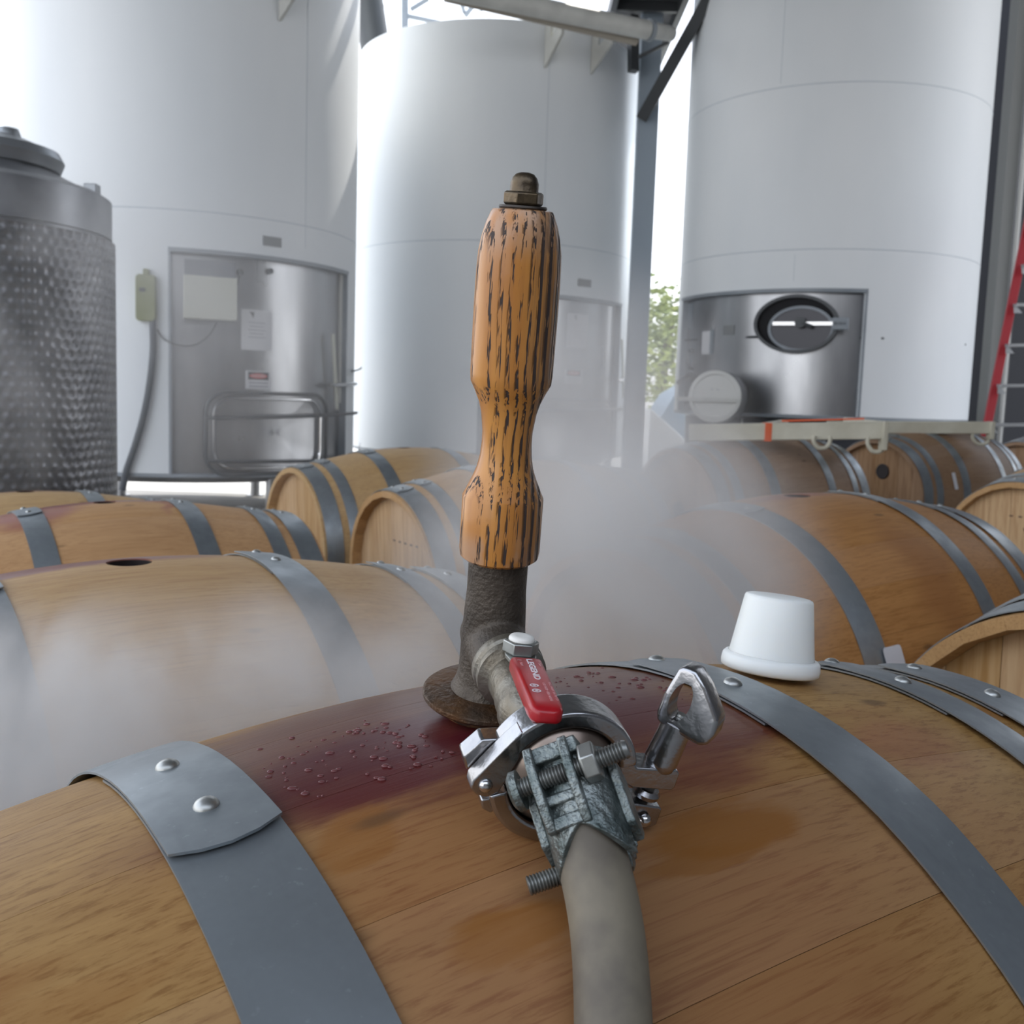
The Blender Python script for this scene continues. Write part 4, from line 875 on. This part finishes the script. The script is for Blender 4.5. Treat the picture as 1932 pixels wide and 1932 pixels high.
for al,ac in ((.0250,.0052),(.0255,-.0042)):
    bm=bmesh.new(); c=top+ldir*al+ls*ac
    lathe(bm,[(.0010,0),(.0013,.0001),(.0010,.0001)],frame(c,lup,ldir),4,close=True); obj('printed_arrow',bm,M['textpink'],body)
for al in (.0610,.0680):
    bm=bmesh.new(); c=top+ldir*al-ls*.0022
    lathe(bm,[(.0015,0),(.0021,0),(.0021,.00012),(.0015,.00012)],frame(c,lup),24,close=True); lathe(bm,[(0,.0001),(.0008,.0001)],frame(c,lup),12); obj('approval_mark',bm,M['textwhite'],body)
# ------------------------------------------------------------------ tri clamp
W=wdir; E2=nrm.copy(); E1=side.copy()
cc=clampC; KF=.0345
MC=Matrix((E1,E2,E1.cross(E2))).transposed().to_4x4(); MC.translation=cc
zs=1 if E1.cross(E2).dot(W)>0 else -1     # local z toward the camera
def ringseg(bm,ri_,ro,h0,h1,a0,a1,n=40,M2=MC):
    prof=[(ri_+.001,h0*zs),(ro-.0012,h0*zs),(ro,(h0+.0012)*zs),(ro,(h1-.0012)*zs),(ro-.0012,h1*zs),(ri_+.001,h1*zs),(ri_,(h1-.001)*zs),(ri_,(h0+.001)*zs)]
    lathe(bm,prof,M2,n,a0,a1,close=True)
CH=.0085
tri=None
bm=bmesh.new(); ringseg(bm,.0262,.0345,-CH,CH,8,150); 
# cheek thickening and hinge lug, angular as cast
prism(bm,[(-.0225,.0265),(-.0275,.0215),(-.0350,.0125),(-.0425,.0030),(-.0430,-.0010),(-.0400,-.0045),(-.0350,-.0062),(-.0300,-.0040),(-.0262,.0040),(-.0225,.0130)],-.0005*zs,CH*zs,MC)
prism(bm,[(.0255,.006),(.0335,.004),(.0350,.0018),(.0555,-.0010),(.0570,-.0030),(.0560,-.0105),(.0540,-.0120),(.034,-.0085),(.0285,-.004)],-CH*.8*zs,CH*.8*zs,MC)
upc=obj('tri_clamp_upper',bm,M['clampsteel'],sw,bevel=.0008)
bm=bmesh.new(); ringseg(bm,.0262,.0345,-CH,CH,190,333)
prism(bm,[(-.0365,-.0100),(-.0275,-.0085),(-.0255,-.0135),(-.0315,-.0175),(-.0355,-.0150)],-CH*.6*zs,CH*.6*zs,MC)
prism(bm,[(.0275,-.0170),(.0290,-.0160),(.0500,-.0210),(.0515,-.0225),(.0500,-.0310),(.0470,-.0320),(.0260,-.0270),(.0235,-.0225)],-CH*.8*zs,CH*.8*zs,MC)
loc_=obj('tri_clamp_lower',bm,M['clampsteel'],sw,bevel=.0008)
for (x,y,pn) in ((-.0365,.0003,upc),(.0425,-.0262,loc_)):
    bm=bmesh.new(); M4=MC@Matrix.Translation((x,y,CH*zs*.95)); 
    lathe(bm,[(.0032,0),(.0032,.0012*zs),(.0022,.0026*zs),(0,.0032*zs)],M4,20); obj('pivot_pin',bm,M['stainless2'],pn,smooth=60)
# second cheek behind (hinge link)
bm=bmesh.new(); prism(bm,[(-.0450,.0090),(-.0430,.0020),(-.0290,.0060),(-.0270,.0170),(-.0370,.0170)],-CH*1.3*zs,-.0012*zs,MC); obj('hinge_link',bm,M['clampsteel'],upc,bevel=.001)
# bolt and wing nut
bd=(E1*.26+E2*.965).normalized(); p0=cc+E1*.0425-E2*.0262
bm=bmesh.new(); thread(bm,p0+bd*.004,p0+bd*.030,.0034,.0013); obj('clamp_bolt',bm,M['thread'],loc_)
bm=bmesh.new(); lathe(bm,[(0,0),(.0065,0),(.0068,.002),(.0055,.004),(0,.004)],frame(p0+bd*.0085,bd),24); obj('clamp_washer',bm,M['clampsteel'],loc_)
wn0=p0+bd*.0245
wzd=(W-bd*W.dot(bd)).normalized(); wxd=bd.cross(wzd)
if wxd.dot(RT)<0: wxd=-wxd
# head turned a little so that its hole is seen from the left-front

hx_=(wxd*math.cos(R_(47))+wzd*math.sin(R_(47))).normalized(); hz_=(wzd*math.cos(R_(47))-wxd*math.sin(R_(47))).normalized()
MH=Matrix((hx_,bd,hz_)).transposed().to_4x4(); MH.translation=wn0
bm=bmesh.new(); lathe(bm,[(0,0),(.0070,0),(.0078,.0012),(.0080,.004),(.0074,.0175),(.0076,.024),(0,.024)],frame(wn0,bd),28)
wing=obj('wing_nut_barrel',bm,M['clampsteel'],upc,smooth=40)
# head: outline in (x,bd) extruded along z, with the oval hole bored by boolean
bm=bmesh.new(); outl=[(-.0082,.0215),(.0135,.0215),(.0170,.0240),(.0180,.0300),(.0170,.0370),(.0060,.0475),(-.0010,.0520),(-.0070,.0520),(-.0090,.0490),(-.0104,.0350),(-.0100,.0260)]
prism(bm,outl,-.0068,.0068,MH); hd=obj('wing_nut_head',bm,M['clampsteel'],upc,smooth=None,world=True)
cb=bmesh.new(); A=oval(.0050,.0100,32,-.0018,.0355); prism(cb,A,-.02,.02,MH); bmesh.ops.recalc_face_normals(cb,faces=cb.faces); cm=bpy.data.meshes.new('c'); cb.to_mesh(cm); cb.free(); co=bpy.data.objects.new('c',cm); COL.objects.link(co)
bv_=hd.modifiers.new('v','BEVEL'); bv_.width=.0028; bv_.segments=4; bv_.limit_method='ANGLE'; bv_.angle_limit=R_(35)
md=hd.modifiers.new('b','BOOLEAN'); md.object=co; md.operation='DIFFERENCE'; md.solver='EXACT'
cm.transform(Matrix.Identity(4)); bpy.context.view_layer.update()
dg=bpy.context.evaluated_depsgraph_get(); nm=bpy.data.meshes.new_from_object(hd.evaluated_get(dg)); hd.modifiers.clear(); hd.data=nm; nm.name='wing_nut_head'; finish(nm,45); bpy.data.objects.remove(co)
bm=bmesh.new(); thread(bm,wn0+bd*.016,wn0+bd*.0285,.0026,.0011); obj('bolt_end',bm,M['thread'],loc_)
# ferrules
bm=bmesh.new(); lathe(bm,[(0,-.030),(.0135,-.030),(.0150,-.024),(.0225,-.012),(.0258,-.006),(.0262,0),(.0258,.0045),(.0238,.0075),(.0205,.0105),(.0178,.0130),(.0150,.0165),(.0142,.021),(0,.021)],frame(cc,W),56)
obj('ferrule',bm,M['copper'],sw,smooth=45)
# ------------------------------------------------------------------ hose with its bolted clamp
hs=thing('steam_hose','thick grey beige rubber hose bolted to the steam wand','hose',V(1100,1560,.433))
f0=cc+W*.020
path=[f0,V(1090,1520,.4385),V(1112,1600,.430),V(1136,1700,.4165),V(1150,1800,.4035),V(1157,1932,.3880),V(1158,2080,.372),V(1155,2300,.350)]
e=path[-1]; path+=[Vector((e.x+.0,e.y-.05,e.z-.12)),Vector((e.x+.02,e.y-.10,.55)),Vector((e.x+.05,e.y-.12,.20)),Vector((e.x+.20,e.y-.15,.02)),Vector((e.x+.7,e.y-.3,.02))]
sp_=smoothpath(path,10); bm=bmesh.new(); tube(bm,sp_,[.0125+ (.0148-.0125)*min(1,max(0,(i-4)/10)) for i in range(len(sp_))],32); obj('hose_wall',bm,M['hose'],hs,smooth=60)
# clamp: axis of hose near the fitting
h0=V(1078,1458,.447); h1=V(1122,1600,.4285); hd_=(h1-h0).normalized(); hl=(h1-h0).length
bdv=(V(1168,1398,.437)-V(978,1478,.441)).normalized()       # bolt direction
nup=hd_.cross(bdv).normalized()
if nup.dot(-FW)<0: nup=-nup
bdv=nup.cross(hd_).normalized(); 
if bdv.dot(RT)<0: bdv=-bdv
MHc=Matrix((bdv,hd_,bdv.cross(hd_))).transposed().to_4x4(); MHc.translation=h0; us=1 if bdv.cross(hd_).dot(nup)>0 else -1
def hb(bm,x0,x1,y0,y1,z0,z1):
    box(bm,x1-x0,y1-y0,abs(z1-z0),MHc,((x0+x1)/2,(y0+y1)/2,us*(z0+z1)/2))
hc=None
# two half saddles round the hose
def saddle(a0,a1,y0,y1,ri_,ro,name,tap=1.0):
    bm=bmesh.new(); n=24; rows=[]
    for (y,k) in ((y0,1.),((y0+y1)/2,1.),(y1,tap)):
        for r in (ri_*k,ro*k): rows.append((y,r))
    Mf=MHc@Matrix.Rotation(R_(-90),4,'X')
    # profile closed in (r,axial); axial runs along hose
    prof=[(ri_,y0),(ro,y0),(ro,(y0+y1)/2),(ro*tap,y1),(ri_*tap,y1)]
    for i in range(n+1):
        a=R_(a0+(a1-a0)*i/n); ex=.016*abs(math.cos(a))**1.3 if a0<90 else 0; prof=[(ri_,y0),(ro,y0),(ro,(y0+y1)/2),(ro*tap,y1+ex),(ri_*tap,y1+ex)]; rows_=[bm.verts.new(MHc@Vector((r*math.cos(a),y,us*r*math.sin(a)))) for r,y in prof]
        if i:
            for j in range(5): bm.faces.new((pr_[j],pr_[(j+1)%5],rows_[(j+1)%5],rows_[j]))
        else: bm.faces.new(rows_)
        pr_=rows_
    bm.faces.new(pr_[::-1]); return obj(name,bm,M['malleable'],hs,bevel=.0004)
sA=saddle(12,168,-.004,hl*.80,.0150,.0180,'clamp_upper_saddle',.98)
sB=saddle(192,348,-.004,hl*1.12,.0150,.0180,'clamp_lower_saddle',.98)
# top block with two ribs and the bolt between
bm=bmesh.new(); hb(bm,-.0135,.0090,-.0080,-.0010,.0100,.0215); obj('cross_wall',bm,M['malleable'],sA,bevel=.0008)
for x0,y1 in ((-.0140,.0270),(.0015,.0275)):
    bm=bmesh.new(); yy=[(-.0085,.0230),(.0,.0255),(.010,.0248),(.020,.0218),(y1,.0180)]
    P=[(y,z) for y,z in yy]+[(y1,.0130),(-.0085,.0130)]
    A=[bm.verts.new(MHc@Vector((x0,y,us*z))) for y,z in P];B=[bm.verts.new(MHc@Vector((x0+.0040,y,us*z))) for y,z in P]; bm.faces.new(A);bm.faces.new(B[::-1])
    for i in range(len(P)): bm.faces.new((A[i],A[(i+1)%len(P)],B[(i+1)%len(P)],B[i]))
    obj('rib',bm,M['malleable'],sA,bevel=.0007)
bm=bmesh.new(); hb(bm,-.0105,.0020,.0125,.0170,.0150,.0195); hb(bm,-.0105,.0020,.0215,.0270,.0150,.0185); obj('rib_web',bm,M['malleable'],sA,bevel=.0007)
bz=.0195; bp0=MHc@Vector((-.0200,.0055,us*bz)); bp1=MHc@Vector((.0285,.0055,us*bz))
bm=bmesh.new(); thread(bm,bp0,bp1,.0040,.0014,20); obj('clamp_bolt',bm,M['thread'],sA,smooth=30)
bm=bmesh.new(); Mh=frame(MHc@Vector((-.0195,.0055,us*(bz-.002))),-bdv); lathe(bm,[(0,0),(.0085,0),(.0085,.003),(.0065,.0045),(0,.005)],Mh,20); obj('bolt_head',bm,M['malleable'],sA)
bm=bmesh.new(); hexnut(bm,frame(MHc@Vector((.0085,.0055,us*bz)),bdv,nup),.0085,.0070,.08); obj('clamp_nut',bm,M['zincnut'],sA,smooth=20,bevel=.0005)
# lower bolt under the hose
bq0=V(996,1672,.430); bq1=V(1196,1604,.436); bm=bmesh.new(); thread(bm,bq0,bq1,.0041,.0014,20); obj('clamp_bolt',bm,M['thread'],sB,smooth=30)
bd2=(bq1-bq0).normalized()
# side wings (flanges of both halves)
for sx,ya,yb in ((-1,.002,.034),(1,.004,.036)):
    bm=bmesh.new(); P=[(ya,.010),(yb-.006,.006),(yb,-.004),(yb-.004,-.012),(ya+.004,-.010),(ya,-.002)]
    x0=sx*.0165; x1=sx*.0205; A=[bm.verts.new(MHc@Vector((x0,y,us*z))) for y,z in P];B=[bm.verts.new(MHc@Vector((x1,y,us*z))) for y,z in P]; bm.faces.new(A);bm.faces.new(B[::-1])
    for i in range(len(P)): bm.faces.new((A[i],A[(i+1)%len(P)],B[(i+1)%len(P)],B[i]))
    obj('side_wing',bm,M['malleable'],sB,bevel=.0006)
bm=bmesh.new(); lathe(bm,[(0,0),(.0080,0),(.0080,.003),(.006,.0045),(0,.005)],frame(bq1-bd2*.006,bd2),20); obj('bolt_head',bm,M['malleable'],sB)
# ------------------------------------------------------------------ white silicone bung plug on the foreground barrel
b1=worldm(B1)
def onB1(s,phi,h=0):
    r=RB(s)+h; sl=-2*RK*s+4*RK4*s**3; a=R_(phi); n=Vector((-sl,-math.sin(a),math.cos(a))).normalized()
    return b1@Vector((s,-math.sin(a)*r,math.cos(a)*r)), (b1.to_3x3()@n).normalized()
pp,pn=onB1(.236,-.5,.0036)
pl=thing('bung_plug','white silicone bung plug upside down on the foreground barrel beside a hoop','bung',pp,frame((0,0,0),pn).to_3x3())
bm=bmesh.new(); lathe(bm,[(0,0),(.0318,0),(.0336,.0012),(.0340,.0045),(.0334,.0090),(.0318,.0108),(.0296,.0112)],worldm(pl),64); obj('flange',bm,M['silicone'],pl,smooth=60)
bm=bmesh.new(); lathe(bm,[(.0296,.0100),(.0287,.0150),(.0236,.0505),(.0228,.0520),(.0212,.0526),(0,.0524)],worldm(pl),64); obj('plug_body',bm,M['silicone'],pl,smooth=50)
# droplets of wine and water on the barrel top
dm=bmesh.new(); lathe(dm,[(1,0),(.93,.22),(.7,.42),(.35,.55),(0,.58)],ID,8); dme=bpy.data.meshes.new('droplet'); dm.to_mesh(dme); dm.free(); finish(dme,80)
wm_=bpy.data.materials.new('water drop'); wm_.use_nodes=True; bq=wm_.node_tree.nodes['Principled BSDF']; bq.inputs['Base Color'].default_value=(.28,.10,.10,1); bq.inputs['Roughness'].default_value=.06; bq.inputs['Transmission Weight'].default_value=.5; bq.inputs['IOR'].default_value=1.33
dme.materials.append(wm_)
dr=bmesh.new()
for k in range(230):
    s=rnd.uniform(-.135,.135) if k%3 else rnd.uniform(-.13,-.02); ph=rnd.gauss(0,3.5)+( -1 if s>0 else 1); 
    if abs(s-.0)<.045 and abs(ph)<7: continue
    r=rnd.choice((.0006,.0008,.0011,.0016)); p,n=onB1(s,ph,-.0001); f=frame(p,n)@Matrix.Diagonal((r*rnd.uniform(.8,1.8),r,r,1)); t2=bmesh.new(); t2.from_mesh(dme); t2.transform(f); mm_=bpy.data.meshes.new('x'); t2.to_mesh(mm_); t2.free(); dr.from_mesh(mm_); bpy.data.meshes.remove(mm_)
setp(obj('droplets',dr,wm_,B1,smooth=80),kind='stuff')
def hitbar(b,px,py):
    Mi=worldm(b).inverted(); o=Mi@O; d=(Mi.to_3x3()@ray(px,py)).normalized(); t=.2
    while t<9:
        p=o+d*t
        if abs(p.x)<HL and math.hypot(p.y,p.z)<RB(p.x): break
        t+=.003
    return p.x, math.degrees(math.atan2(-p.y,p.z))
# small tags
def localphi(bar,p): 
    l=worldm(bar).inverted()@p; return l.x, math.degrees(math.atan2(-l.y,l.z))
hoop_tag(B2R,*hitbar(B2R,1682,1243),.045,.04,M['paper']); hoop_tag(BR2,*hitbar(BR2,1800,908),.028,.085,M['paper'])
# ------------------------------------------------------------------ steam
def steam(name,label,c,rad,dens,sc=4.,seed=0.,rot=0,lo=.42,hi=.62,col=(.99,.975,.96)):
    bm=bmesh.new(); bmesh.ops.create_icosphere(bm,subdivisions=3,radius=1.0); me=bpy.data.meshes.new(name); bm.to_mesh(me); bm.free()
    o=bpy.data.objects.new(name,me); COL.objects.link(o); o.location=c; o.scale=rad; o.rotation_euler=(0,0,R_(rot))
    mt=bpy.data.materials.new(name+' volume'); mt.use_nodes=True; nt=mt.node_tree; N=NB(nt); nt.nodes.remove(nt.nodes['Principled BSDF']); out=nt.nodes['Material Output']
    pv=N.n('ShaderNodeVolumePrincipled'); nt.links.new(pv.outputs[0],out.inputs['Volume']); pv.inputs['Color'].default_value=(*col,1); pv.inputs['Anisotropy'].default_value=.2
    oc=N.n('ShaderNodeTexCoord').outputs['Object']; ln=N.n('ShaderNodeVectorMath',operation='LENGTH'); nt.links.new(oc,ln.inputs[0])
    fall=N.mr(ln.outputs['Value'],1.,.25); nz=N.noise(N.map(oc,(sc*rad[0],sc*rad[1],sc*rad[2]),(seed,seed*2,seed)),1,4,.6,.8)
    N.inp(pv.inputs['Density'],N.math('MULTIPLY',N.math('MULTIPLY',fall,N.mr(nz,lo,hi,.12,1.)),dens))
    me.materials.append(mt); setp(o,label,'steam',kind='stuff'); return o
steam('steam','white steam drifting low between the foreground barrel and the pale barrel on the left',V(320,1365,.84),(.42,.17,.13),19.,5.,1,34,.38,.60)
steam('steam','grey steam cloud rising behind the wand and the white bung plug',V(1150,1090,1.08),(.28,.24,.22),13.,4.,3,34,.38,.60)
steam('steam','thin steam haze in front of the middle tank, right of the handle',V(1110,810,2.2),(.40,.45,.42),3.6,2.5,5,0,.38,.6)
steam('steam','faint steam haze before the dimpled tank and the left tank',V(300,640,3.4),(1.1,.7,.85),.8,1.5,8)
